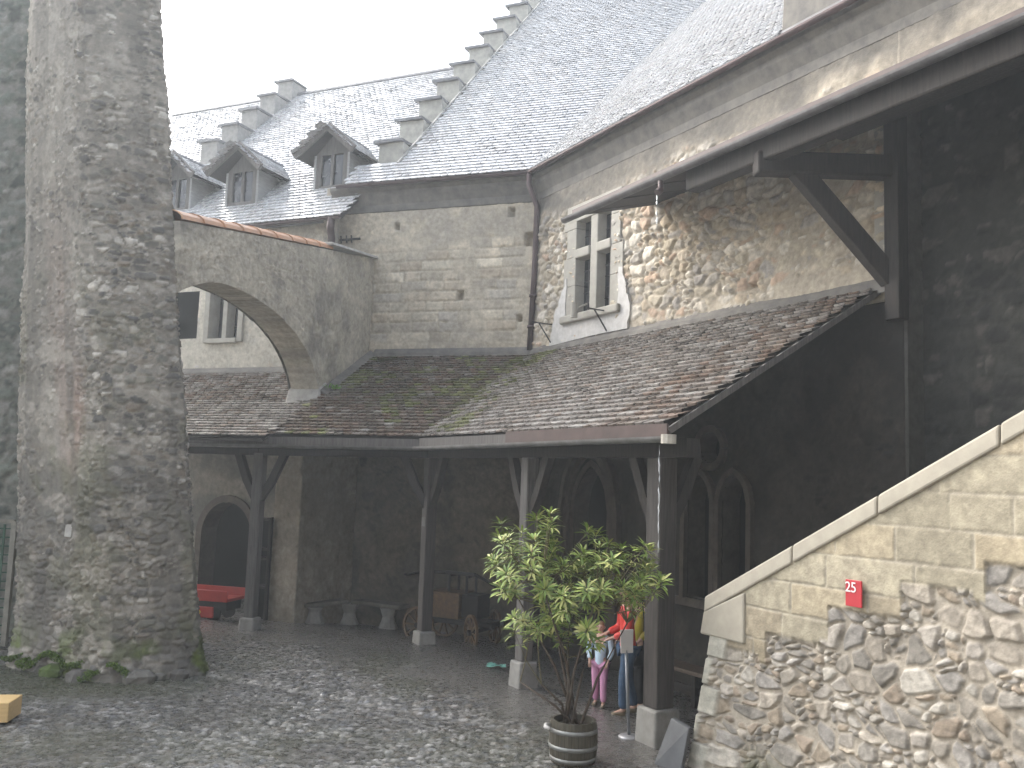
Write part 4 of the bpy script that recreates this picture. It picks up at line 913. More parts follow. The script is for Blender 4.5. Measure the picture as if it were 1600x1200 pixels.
# ================================================================== STAIR with its parapet
stair = empty('stair', RP(-7.2, 6.74, 0), 'stone stair parapet of rubble and yellow ashlar rising to the right', 'stair')
PF = 6.74
def par_hi(s): return 1.86 + .53 * (np.asarray(s, float) + 7.21)
SAND = [(.35, .31, .235), (.33, .295, .23), (.38, .34, .26), (.31, .285, .23), (.35, .325, .26)]
def par_style(a, b):
    st = [(.34, .32, .29), (.38, .36, .335), (.30, .288, .27), (.40, .37, .33), (.28, .268, .25), (.35, .305, .25), (.45, .435, .405), (.31, .265, .22), (.34, .33, .32)]
    rb = st_rubble(a, b, .235, .175, .085, st, (.40, .37, .325), .33, 171, None, .5)
    br = b - .16 * (a + 7.2) * 0
    ash = st_ashlar(a, br, .30, .80, .010, SAND, (.37, .345, .29), 177, .009, .6)
    # boundary of the ashlar: falls below the sloping top, stepped
    q = np.floor((a + 7.3) / .75); lim = 1.30 + .30 * np.floor((.40 * (a + 7.2)) / .30) + .10 * (h2(q, q * 0, 5) - .5)
    t = sst(-.03, .03, b - lim)
    h, c = blend(rb, (ash[0] + .06, ash[1]), t)
    # pale greenish quoins at the end
    qq = st_ashlar(a * 0 + .3 + 0 * b, b, .30, 5.0, .03, [(.42, .42, .38), (.46, .46, .42), (.38, .39, .36)], (.3, .29, .27), 181, .012, .4)
    t2 = sst(-6.96 + .02, -6.96 - .02, a + .14 * (np.floor(b / .30) % 2) - .0 + .05 * (1.4 - b)) * (1 - sst(1.42, 1.48, b))
    h, c = blend((h, c), (qq[0] + .06, qq[1]), t2)
    c = mixc(c, (.10, .115, .05), .75 * sst(.45, .62, fbm(a * 3, b * 3, 3, 188)) * sst(.55, .1, b) * sst(-5.6, -6.6, a))
    return h, c
sc = np.linspace(0, 1, 330)
def parP(a, b):  # a runs 0..1 along; the end batters outwards towards the ground
    x = a; return np.stack([N_[0] * PF + U_[0] * x, N_[1] * PF + U_[1] * x, b], -1)
def par_cols():
    return np.linspace(-7.20, -3.2, 330)
def parPb(a, b):
    sh = -.33 * sst(-6.6, -7.2, a) * np.clip((1.5 - b) / 1.5, 0, 1.1); s_ = a + sh
    return np.stack([N_[0] * PF + U_[0] * s_, N_[1] * PF + U_[1] * s_, b], -1)
sheet('parapet_wall', par_cols(), 250, -.08, lambda a: par_hi(a) - .13, parPb, -nrm(N_), lighter(np.array((.94, .905, .84)), par_style), stair, skirt=.42)
# coping: separate dressed slabs, following the slope
COPE = pmat('pale_sandstone_coping', (.38, .35, .285), (.30, .275, .225), 4, .85, .25, bump=.4)
ss = [-7.30, -6.1, -5.15, -4.05, -3.1]
for i in range(4):
    a, b = ss[i] + (.006 if i else 0), ss[i + 1] - .006; za, zb = float(par_hi(a)), float(par_hi(b)); lo = .17
    mb = MB(); mb.hexa([RP(a, PF - .10, za - lo), RP(b, PF - .10, zb - lo), RP(b, PF + .46, zb - lo), RP(a, PF + .46, za - lo), RP(a, PF - .09, za), RP(b, PF - .09, zb), RP(b, PF + .45, zb + .02), RP(a, PF + .45, za + .02)])
    o = mb.build('coping', COPE, stair, bevel=.02)
# newel stone at the foot of the coping
mb = MB(); mb.hexa([RP(-7.36, PF - .095, 1.42), RP(-6.72, PF - .095, 1.42), RP(-6.72, PF + .44, 1.42), RP(-7.36, PF + .44, 1.42), RP(-7.31, PF - .095, 1.66), RP(-6.72, PF - .095, 1.93), RP(-6.72, PF + .44, 1.93), RP(-7.31, PF + .44, 1.66)]); mb.build('newel_stone', COPE, stair, bevel=.02)
mb = MB(); rbox(mb, -7.45, -3.2, PF + .40, PF + .46, -.08, .9); mb.build('inner_face', PALESTONE, stair)
mb = MB()
for k in range(9):
    s0 = -6.9 + k * .34; rbox(mb, s0, -3.2, PF + .47, DK - .02 - .004 * k, -.05 + .16 * k, .12 + .16 * k)
mb.build('steps', PALESTONE, stair)
# red number plate
npz = empty('number_plate', RP(-5.38, PF - .10, 2.09), 'red enamel plate numbered 25 fixed on the parapet', 'sign')
mb = MB(); rbox(mb, -5.465, -5.295, PF - .115, PF - .10, 1.975, 2.205); mb.build('plate', pmat('red_enamel', (.42, .02, .03), (.36, .018, .028), 3, .35, .5), npz, bevel=.004)
cu = bpy.data.curves.new('digits', 'FONT'); cu.body = '25'; cu.size = .125; cu.extrude = .002; cu.align_x = 'CENTER'; cu.space_character = .95
to = bpy.data.objects.new('digits_tmp', cu); COL.objects.link(to); bpy.context.view_layer.update()
dm = bpy.data.meshes.new_from_object(to.evaluated_get(bpy.context.evaluated_depsgraph_get())); bpy.data.objects.remove(to)
mt = Matrix((Vector((U_[0], U_[1], 0)), Vector((0, 0, 1)), Vector((-N_[0], -N_[1], 0)))).transposed().to_4x4(); mt.translation = RP(-5.405, PF - .119, 2.10)
dm.transform(mt); dm.name = 'digits'; dg = link('digits', dm, pmat('white_enamel', (.75, .73, .73), (.7, .68, .68), 3, .4), npz)
# loose slab leaning at the foot of the quoins
sl = empty('leaning_slab', (2.1, 9.75, 0), 'dark grey stone slab leaning against the foot of the stair parapet', 'slab')
mb = MB(); a = RP(-7.78, PF - .34, 0); b = RP(-7.40, PF - .30, 0); mb.hexa([a, b, b + Vector((.05, .06, 0)), a + Vector((.05, .06, 0)), a + Vector((.20, .10, .46)), b + Vector((.10, .08, .44)), b + Vector((.15, .14, .44)), a + Vector((.25, .16, .46))]); mb.build('slab', pmat('slate_slab', (.12, .125, .13), (.08, .085, .09), 5, .6), sl, bevel=.012)

# ================================================================== THINGS IN THE COURTYARD
def gzz(x, y): return float(gz(np.array([x]), np.array([y]))[0])
# ---- half-barrel planter
BX, BY = .79, 9.97
bar = empty('barrel_planter', (BX, BY, 0), 'half wine barrel planter with pale metal hoops at the front edge of the yard', 'planter')
def barrel_r(z): return .225 + .035 * math.sin(math.pi * (z + .05) / .56)
STAVE = pmat('oak_staves', (.085, .075, .052), (.045, .04, .028), 4, .65, .35, stretch=(9, 9, .8), bump=.4)
mb = MB(); V = []; F = []
ns = 22
for k in range(ns):
    a0 = 2 * math.pi * k / ns + .012; a1 = 2 * math.pi * (k + 1) / ns - .012; zs = [0.0, .1, .2, .3, .38, .43]; o = len(V)
    for z in zs:
        r = barrel_r(z); V += [(BX + r * math.cos(a0), BY + r * math.sin(a0), z), (BX + (r + .004) * math.cos((a0 + a1) / 2), BY + (r + .004) * math.sin((a0 + a1) / 2), z), (BX + r * math.cos(a1), BY + r * math.sin(a1), z)]
    for z in (.43, .34):
        r = barrel_r(.43) - .028; V += [(BX + r * math.cos(a0), BY + r * math.sin(a0), z), (BX + r * math.cos((a0 + a1) / 2), BY + r * math.sin((a0 + a1) / 2), z), (BX + r * math.cos(a1), BY + r * math.sin(a1), z)]
    for i in range(len(zs) + 1):
        for j in range(2): F.append((o + i * 3 + j, o + i * 3 + j + 1, o + i * 3 + j + 4, o + i * 3 + j + 3))
mb.add(V, F); mb.build('staves', STAVE, bar)
mb = MB(); mb.lathe([(.19, .02), (.215, .03), (.225, .2), (.215, .36), (.02, .385)], (BX, BY, 0), 20); mb.build('soil', pmat('potting_soil', (.05, .04, .03), (.025, .02, .016), 20, .9, .2), bar)
HOOP = pmat('pale_hoop_metal', (.30, .31, .30), (.19, .19, .18), 6, .45, .5, .6)
for z in (.045, .17, .335):
    mb = MB(); mb.lathe([(barrel_r(z - .02) + .001, z - .022), (barrel_r(z - .02) + .008, z - .021), (barrel_r(z + .02) + .008, z + .021), (barrel_r(z + .02) + .001, z + .022)], (BX, BY, 0), 36); mb.f = mb.f[:-2]; mb.build('hoop', HOOP, bar, smooth=True)
mb = MB(); mb.tube([(BX - .26, BY - .05, .37), (BX - .30, BY - .09, .385), (BX - .31, BY - .15, .38), (BX - .26, BY - .19, .37)], .022, 8); mb.build('handle', pmat('pale_handle', (.55, .54, .52), (.4, .39, .37), 5, .5), bar, smooth=True)
# ---- shrub
sh = empty('oleander_bush', (BX, BY, .38), 'tall leggy evergreen bush with whorls of pale green leaves growing in the barrel', 'bush')
TIPS = [(-.11, 2.26), (-.02, 2.44), (.1, 2.2), (-.13, 2.11), (.07, 2.06), (.2, 2.34), (.34, 2.49), (.47, 2.56), (.51, 2.42), (.31, 2.24), (.42, 2.11), (.21, 2.0), (.07, 1.89), (.55, 2.22), (.66, 2.08), (.49, 1.94), (.77, 1.95), (.64, 1.84), (.8, 2.22), (.94, 2.4), (1.01, 2.3), (1.11, 2.24), (.87, 2.09), (1.05, 2.06), (1.19, 2.0), (1.29, 2.24), (1.46, 2.32), (1.57, 2.22), (1.36, 2.11), (1.54, 2.04), (1.68, 1.94), (1.47, 1.9), (1.26, 1.9), (1.4, 1.8), (.98, 1.89), (.81, 1.74), (1.02, 1.72), (1.2, 1.76), (.64, 1.63), (.43, 1.73), (.47, 1.53), (.3, 1.45), (.15, 1.37), (.25, 1.25), (.41, 1.32), (.58, 1.43), (.72, 1.36), (.82, 1.54), (.93, 1.37), (.62, 1.23), (.76, 1.2), (.59, 1.06), (.41, 1.18), (.14, 1.5), (-.03, 1.95), (.39, 1.9), (.88, 1.92), (1.08, 2.17), (1.61, 2.11)]
r_ = random.Random(21)
HUBS = [(.15, .25, 1.9), (.38, -.15, 2.15), (.55, .3, 1.7), (.42, -.3, 1.1), (.72, .1, 1.3), (.95, -.2, 1.9), (1.0, .3, 1.55), (1.35, .05, 1.7), (.2, .0, 1.05)]
stems = MB(); hubs = []
for i, (hx, hy, hz) in enumerate(HUBS):
    an = 2 * math.pi * i / len(HUBS); b = Vector((BX + .10 * math.cos(an) + (hx - BX) * .08, BY + .09 * math.sin(an), .36)); h = Vector((hx, BY + hy, hz - .25)); m_ = b.lerp(h, .45) + Vector((r_.uniform(-.05, .05), r_.uniform(-.05, .05), .02)) ; m_.x += (BX - m_.x) * .25
    stems.tube([b, m_, h], [.018, .014, .009], 6); hubs.append(h)
tw_ = MB(); lv = MB()
LG = [(.20, .28, .06), (.26, .33, .08), (.15, .22, .05), (.32, .37, .11), (.11, .17, .04), (.38, .39, .14)]
def leaf(mb, p, d, L, w_, c, up_):
    d = d.normalized(); sd_ = d.cross(up_)
    if sd_.length < .1: sd_ = d.cross(Vector((1, 0, 0)))
    sd_.normalize(); nn = sd_.cross(d)
    a = p + d * L * .12; m1 = p + d * L * .45 + nn * L * .05; m2 = p + d * L * .78 + nn * L * .02; t = p + d * L - nn * L * .06
    mb.add([a, m1 - sd_ * w_ + nn * w_ * .35, m1, m1 + sd_ * w_ + nn * w_ * .35, m2 - sd_ * w_ * .7 + nn * w_ * .2, m2, m2 + sd_ * w_ * .7 + nn * w_ * .2, t], [(0, 2, 1), (0, 3, 2), (1, 2, 5, 4), (2, 3, 6, 5), (4, 5, 7), (5, 6, 7)], c)
def whorl(mb, p, ax, n, L, r, top=True):
    ax = ax.normalized(); u = ax.cross(Vector((.3, .7, .2))).normalized(); v = ax.cross(u); ph = r.uniform(0, 6)
    for k in range(n):
        an = ph + 2 * math.pi * k / n + r.uniform(-.2, .2); el = r.uniform(.15, .75) if top else r.uniform(-.35, .3)
        d = (u * math.cos(an) + v * math.sin(an)) * math.cos(el) + ax * math.sin(el); c = r.choice(LG); k_ = r.uniform(.75, 1.2); leaf(mb, p, d, L * r.uniform(.8, 1.15), L * .092, tuple(x * k_ for x in c), ax)
for rep_ in range(3):
    for (tx, tz) in TIPS:
        if tz < 1.22 or (rep_ and tz < 1.45): continue
        if rep_ and r_.random() < .32: continue
        y = BY + r_.uniform(-.55, .55); tx2 = tx + r_.uniform(-.05, .05) + (r_.uniform(-.06, .06) if rep_ else 0); t = Vector((tx2, y, tz + r_.uniform(-.05, .05) - .08 * rep_))
        h = min(hubs, key=lambda q: (q - t).length + max(0, q.z - t.z) * 1.5); m_ = h.lerp(t, .55) + Vector((0, 0, -.06)); tw_.tube([h, m_, t], [.007, .006, .004], 4, cap=False)
        ax = (t - m_).normalized() + Vector((0, 0, .6)); whorl(lv, t, ax, 11, .15, r_); whorl(lv, t - ax.normalized() * .04, ax, 10, .165, r_, False)
        if r_.random() < .6: whorl(lv, m_.lerp(t, .5), ax, 8, .14, r_, False)
        if tz > 2.2 and r_.random() < .6:
            for k in range(4): leaf(lv, t, Vector((r_.uniform(-.4, .4), r_.uniform(-.4, .4), 1)), .07, .006, (.28, .10, .06), Vector((1, 0, 0)))
stems.build('stems', pmat('bush_bark', (.10, .075, .055), (.05, .04, .03), 10, .8), sh, smooth=True); tw_.build('twigs', pmat('green_twig', (.12, .11, .05), (.08, .06, .03), 10, .7), sh)
LEAF = vmat('glossy_leaf', .5, .28, 8, .25, .05, 30)
lf = lv.build('leaves', LEAF, sh, col=True, smooth=True)
mtn = LEAF.node_tree; bsdf = mtn.nodes['Principled BSDF']; bsdf.inputs['Subsurface Weight'].default_value = 0.0

# ---- sign on a pole
sg = empty('pole_sign', (1.52, 10.92, 0), 'small blank grey notice board on a thin pole with a round foot', 'sign')
mb = MB(); mb.lathe([(.12, -.01), (.125, .01), (.11, .022), (.03, .03)], (1.52, 10.92, 0), 28); mb.build('foot', pmat('pale_metal', (.42, .42, .43), (.3, .3, .31), 5, .4, .5, .5), sg, smooth=True)
mb = MB(); mb.tube([(1.52, 10.92, .02), (1.47, 10.92, 1.0)], .02, 10); mb.build('pole', pmat('grey_metal', (.25, .26, .28), (.16, .17, .18), 5, .45, .5, .4), sg, smooth=True)
mb = MB(); mb.hexa([(1.40, 10.90, .96), (1.55, 10.91, .97), (1.55, 10.925, .97), (1.40, 10.915, .96), (1.385, 10.87, 1.24), (1.545, 10.88, 1.25), (1.545, 10.895, 1.25), (1.385, 10.885, 1.24)]); mb.build('board', pmat('grey_sign_board', (.60, .58, .57), (.54, .52, .52), 3, .5), sg, bevel=.008)

# ---- notices on a post
nb = empty('post_notice', (-1.50, 16.22, 1.84), 'small white paper notice pinned on the second timber post', 'notice')
mb = MB(); a = Vector((-1.43, 16.36, 0)); ang = math.atan2(U_[1], U_[0]); ex_ = Vector((math.cos(ang), math.sin(ang), 0)); ey_ = Vector((-ex_.y, ex_.x, 0)); base = Vector((-1.41, 16.36, 1.72))
f = base - ey_ * .104; g = base - ex_ * .104
mb.hexa([g - ey_ * .075, g + ey_ * .075, g + ey_ * .075 - ex_ * .006, g - ey_ * .075 - ex_ * .006] + [q + Vector((0, 0, .25)) for q in (g - ey_ * .075, g + ey_ * .075, g + ey_ * .075 - ex_ * .006, g - ey_ * .075 - ex_ * .006)]); mb.build('sheet', pmat('white_paper', (.62, .61, .60), (.55, .54, .53), 3, .7), nb)
nb2 = empty('post_plate', (-1.35, 16.25, 2.1), 'small grey metal plate fixed above the notice on the second timber post', 'plate')
mb = MB(); f2 = f + Vector((0, 0, .34)); mb.hexa([f2 - ex_ * .08, f2 + ex_ * .08, f2 + ex_ * .08 - ey_ * .008, f2 - ex_ * .08 - ey_ * .008] + [q + Vector((0, 0, .16)) for q in (f2 - ex_ * .08, f2 + ex_ * .08, f2 + ex_ * .08 - ey_ * .008, f2 - ex_ * .08 - ey_ * .008)]); mb.build('plate', ZINC, nb2)

# ---- litter
li = empty('litter', (-.1, 14.53, 0), 'crumpled turquoise wrapper lying on the yard near the third post', 'litter')
z0 = gzz(-.1, 14.53) + .03; V = []; F = []; r2 = random.Random(4)
for i in range(6):
    for j in range(4): V.append((-.24 + .06 * i + r2.uniform(-.012, .012), 14.42 + .07 * j + r2.uniform(-.015, .015), z0 + r2.uniform(0, .05)))
for i in range(5):
    for j in range(3): F.append((i * 4 + j, i * 4 + j + 4, i * 4 + j + 5, i * 4 + j + 1))
mb = MB(); mb.add(V, F); o = mb.build('wrapper', pmat('turquoise_plastic', (.30, .62, .52), (.18, .45, .38), 8, .4), li); sm = o.modifiers.new('solid', 'SOLIDIFY'); sm.thickness = .004

# ---- stone corner bench
SEAT = pmat('stone_seat', (.24, .225, .195), (.15, .14, .12), 4, .85, .25, bump=.5)
sb = empty('corner_bench', (-3.5, 20, gzz(-3.5, 20)), 'low stone corner bench on carved blocks against the back wall', 'bench')
P1, P2, P3 = (-4.2, 19.42), (-3.42, 20.25), (-2.25, 19.62); zt = .17
def seat(mb, p, q, n_, w_=.42, z1=zt, th=.09):
    p = Vector((p[0], p[1], 0)); q = Vector((q[0], q[1], 0)); n3 = Vector(n_).normalized() * w_
    lo_ = Vector((0, 0, z1 - th)); hi_ = Vector((0, 0, z1)); mb.hexa([p + lo_, q + lo_, q + n3 + lo_, p + n3 + lo_, p + hi_, q + hi_, q + n3 + hi_, p + n3 + hi_])
mb = MB(); seat(mb, P1, P2, (-.6, .6, 0), .34); mb.build('slab', SEAT, sb, bevel=.02)
mb = MB(); seat(mb, (P2[0] + .01, P2[1] - .01), P3, (.4, .75, 0), .42, zt - .003); mb.build('slab', SEAT, sb, bevel=.02)
for (x, y) in ((-4.05, 19.62), (-3.42, 20.3), (-2.5, 19.85)):
    g = gzz(x, y); mb = MB(); mb.lathe([(.20, 0), (.21, .1), (.15, .22), (.13, .32), (.17, .42), (.19, zt - .095 - g + .06)], (x, y, g - .06), 10); mb.build('support', PALESTONE, sb)

# ---- old hand fire engine on four wheels
ct = empty('fire_cart', (-.85, 18.1, gzz(-.85, 18.1)), 'antique wooden hand pump fire cart with long pump handles behind the second post', 'cart')
g0 = -.30; e1 = Vector((.88, -.475, 0)); e2 = Vector((.475, .88, 0)); cc0 = Vector((-.85, 18.0, g0))
def CP(a, b, z): return cc0 + e1 * a + e2 * b + Vector((0, 0, z))
CARTW = pmat('cart_brown_wood', (.16, .095, .045), (.08, .05, .028), 4, .6, .35, stretch=(3, 3, 3)); CARTD = pmat('cart_black_wood', (.03, .028, .026), (.018, .017, .016), 4, .6, .3)
def cbox(mb, a0, a1, b0, b1, z0, z1, tp=0): return mb.hexa([CP(a0, b0, z0), CP(a1, b0, z0), CP(a1, b1, z0), CP(a0, b1, z0), CP(a0 - tp, b0 - tp, z1), CP(a1 + tp, b0 - tp, z1), CP(a1 + tp, b1 + tp, z1), CP(a0 - tp, b1 + tp, z1)])
mb = MB(); cbox(mb, -.55, .12, -.30, .30, .52, 1.02, .03); mb.build('water_tank', CARTW, ct, bevel=.015)
mb = MB(); cbox(mb, .15, .52, -.24, .24, .56, 1.0); mb.build('pump_box', CARTD, ct, bevel=.015)
mb = MB(); cbox(mb, -.75, .85, -.28, -.20, .42, .51); cbox(mb, -.75, .85, .20, .28, .42, .51); cbox(mb, -.7, -.6, -.199, .199, .42, .51); cbox(mb, .7, .8, -.199, .199, .42, .51); mb.build('chassis', CARTD, ct, bevel=.01)
mb = MB()
for b in (-.18, .18): mb.bar(CP(-.18, b, 1.0), CP(-.18, b, 1.36), .05, .05); mb.bar(CP(.22, b, 1.0), CP(.22, b, 1.36), .05, .05)
mb.bar(CP(-.18, -.2, 1.33), CP(-.18, .2, 1.33), .04, .04); mb.bar(CP(.22, -.2, 1.33), CP(.22, .2, 1.33), .04, .04); mb.build('pump_frame', CARTD, ct)
for b in (-.12,):
    mb = MB(); mb.bar(CP(-.30, b, 1.38), CP(.36, b, 1.38), .06, .07); mb.tube([CP(.36, b, 1.38), CP(.60, b, 1.30), CP(.85, b, 1.18), CP(1.25, b, 1.12)], [.035, .03, .03, .025], 8); mb.tube([CP(-.30, b, 1.38), CP(-.7, b, 1.36), CP(-1.05, b, 1.30)], [.035, .03, .025], 8); mb.build('pump_lever', CARTD, ct)
mb = MB(); mb.tube([CP(1.22, -.4, 1.12), CP(1.22, .25, 1.12)], .025, 8); mb.build('handle_bar', CARTD, ct); mb = MB(); mb.tube([CP(-1.05, -.45, 1.30), CP(-1.05, .2, 1.30)], .025, 8); mb.build('handle_bar', CARTD, ct)
def wheel(c, ax, r, parent):
    ax = Vector(ax).normalized(); u = Vector((0, 0, 1)); v = ax.cross(u).normalized(); pts = [c + (u * math.cos(t) + v * math.sin(t)) * r for t in [2 * math.pi * k / 26 for k in range(27)]]
    w_ = MB(); n = 26
    V = []; F = []
    for k in range(n):
        t = 2 * math.pi * k / n; d = u * math.cos(t) + v * math.sin(t)
        for (rr, off) in ((r, -.025), (r, .025), (r - .05, .025), (r - .05, -.025)): V.append(c + d * rr + ax * off)
    for k in range(n):
        a = 4 * k; b = 4 * ((k + 1) % n)
        for j in range(4): F.append((a + j, a + (j + 1) % 4, b + (j + 1) % 4, b + j))
    w_.add(V, F); o = w_.build('wheel', CARTW, parent)
    m2 = MB(); m2.tube([c - ax * .07, c + ax * .07], .055, 12); m2.build('hub', CARTD, o)
    for k in range(10):
        t = 2 * math.pi * (k + .5) / 10; d = u * math.cos(t) + v * math.sin(t); m3 = MB(); m3.bar(c + d * .05, c + d * (r - .045), .03, .026, ax); m3.build('spoke', CARTW, o)
    return o
st = Vector((.86, .5, 0)).normalized()
for b in (-.46, .46): wheel(CP(.52, b, .34), Vector((.92, .39, 0)), .335, ct)
for b in (-.46, .46): wheel(CP(-.68, b, .36), e2, .355, ct)
mb = MB(); mb.bar(CP(.52, -.44, .34), CP(.52, .44, .34), .05, .07); mb.bar(CP(-.68, -.44, .36), CP(-.68, .44, .36), .05, .07); mb.build('axle', CARTD, ct)

# ---- red wagon before the arched doorway, and a dark rack behind the first post
rw = empty('red_wagon', (-5.9, 18.7, gzz(-5.9, 18.7)), 'low red painted wagon standing before the dark arched doorway', 'wagon')
RED = pmat('red_wagon_paint', (.40, .03, .02), (.30, .024, .018), 4, .5, .4); g = gzz(-5.9, 18.7)
def qbox(mb, x0, x1, y0, y1, z0, z1): return mb.box((x0, y0, g + z0), (x1, y1, g + z1), None, R(-14), (-5.9, 18.7))
mb = MB(); qbox(mb, -6.9, -5.42, 18.35, 19.0, .40, .46); qbox(mb, -6.9, -5.42, 18.32, 18.35, .40, .62); qbox(mb, -6.9, -5.42, 19.0, 19.03, .40, .62); mb.build('bed', RED, rw, bevel=.01)
mb = MB(); qbox(mb, -6.9, -5.68, 18.27, 18.31, .08, .30); mb.build('skirt_board', RED, rw, bevel=.02)
mb = MB(); mb.tube([(-6.09, 18.30, g + .19), (-6.09, 18.286, g + .19)], .035, 10); mb.build('emblem', pmat('yellow_badge', (.55, .42, .05), (.45, .33, .04), 4, .5), rw)
mb = MB(); qbox(mb, -6.85, -5.47, 18.40, 18.95, .22, .399); mb.build('chassis', IRON, rw)
for x in (-6.6, -5.75):
    for y in (18.42, 18.95):
        mb = MB(); c_, s_ = math.cos(R(-14)), math.sin(R(-14)); X = -5.9 + (x + 5.9) * c_ - (y - 18.7) * s_; Y = 18.7 + (x + 5.9) * s_ + (y - 18.7) * c_
        ax = Vector((-s_ * -1 * -1, c_, 0)); ax = Vector((-s_, c_, 0)); mb.tube([Vector((X, Y, g + .15)) - ax * .03, Vector((X, Y, g + .15)) + ax * .03], .15, 18); mb.build('wheel', IRON, rw)
rk = empty('rack', (-5.2, 19.9, -.45), 'tall narrow dark wooden rack standing between the first post and the pier', 'rack')
mb = MB(); mb.box((-5.50, 19.5, -.5), (-5.45, 19.9, 1.95)); mb.box((-5.10, 19.4, -.5), (-5.05, 19.8, 1.95)); mb.build('upright', OLDWOOD, rk)
mb = MB(); mb.hexa([(-5.45, 19.85, -.45), (-5.10, 19.75, -.45), (-5.10, 19.78, -.45), (-5.45, 19.88, -.45), (-5.45, 19.85, 1.9), (-5.10, 19.75, 1.9), (-5.10, 19.78, 1.9), (-5.45, 19.88, 1.9)]); mb.build('back', DARK, rk)
for z in (-.3, .45, 1.05, 1.25, 1.88):
    mb = MB(); mb.hexa([(-5.449, 19.49, z), (-5.101, 19.41, z), (-5.101, 19.74, z), (-5.449, 19.84, z), (-5.449, 19.49, z + .05), (-5.101, 19.41, z + .05), (-5.101, 19.74, z + .05), (-5.449, 19.84, z + .05)]); mb.build('shelf', OLDWOOD, rk)

# ---- plank bench under the twin window
wb = empty('plank_bench', RP(-10.7, 9.6, -.3), 'dark plank bench under the twin window behind the front post', 'bench')
mb = MB(); rbox(mb, -11.7, -9.4, 9.3, 9.7, .15, .21); mb.build('seat', pmat('bench_plank', (.14, .10, .07), (.08, .06, .045), 5, .6, stretch=(6, 6, 6)), wb, bevel=.01)
for s in (-11.5, -10.5, -9.6):
    mb = MB(); rbox(mb, s, s + .07, 9.34, 9.66, -.46, .149); mb.build('leg', OLDWOOD, wb)
mb = MB(); rbox(mb, -11.42, -9.6, 9.40, 9.45, -.12, -.04); mb.build('stretcher', OLDWOOD, wb)

# ---- people
def skin(name, pts, edges, mat, parent, sub=1):
    """pts: {key: (co, radius)}; one continuous skinned surface"""
    import bmesh
    me = bpy.data.meshes.new(name); bm = bmesh.new(); lay = bm.verts.layers.skin.verify(); vs = {}
    for i, (k, (co, r)) in enumerate(pts.items()):
        v = bm.verts.new(co); rr = r if isinstance(r, tuple) else (r, r); v[lay].radius = rr; v[lay].use_root = (i == 0); vs[k] = v
    for a, b in edges: bm.edges.new((vs[a], vs[b]))
    bm.to_mesh(me); bm.free(); o = bpy.data.objects.new(name, me); COL.objects.link(o); me.materials.append(mat); o.parent = parent
    m = o.modifiers.new('skin', 'SKIN'); m.use_smooth_shade = True; m.branch_smoothing = .4
    s_ = o.modifiers.new('sub', 'SUBSURF'); s_.levels = sub; s_.render_levels = sub + 1
    return o
SKIN = pmat('skin', (.50, .32, .24), (.44, .27, .20), 4, .55, .4, bump=.02)
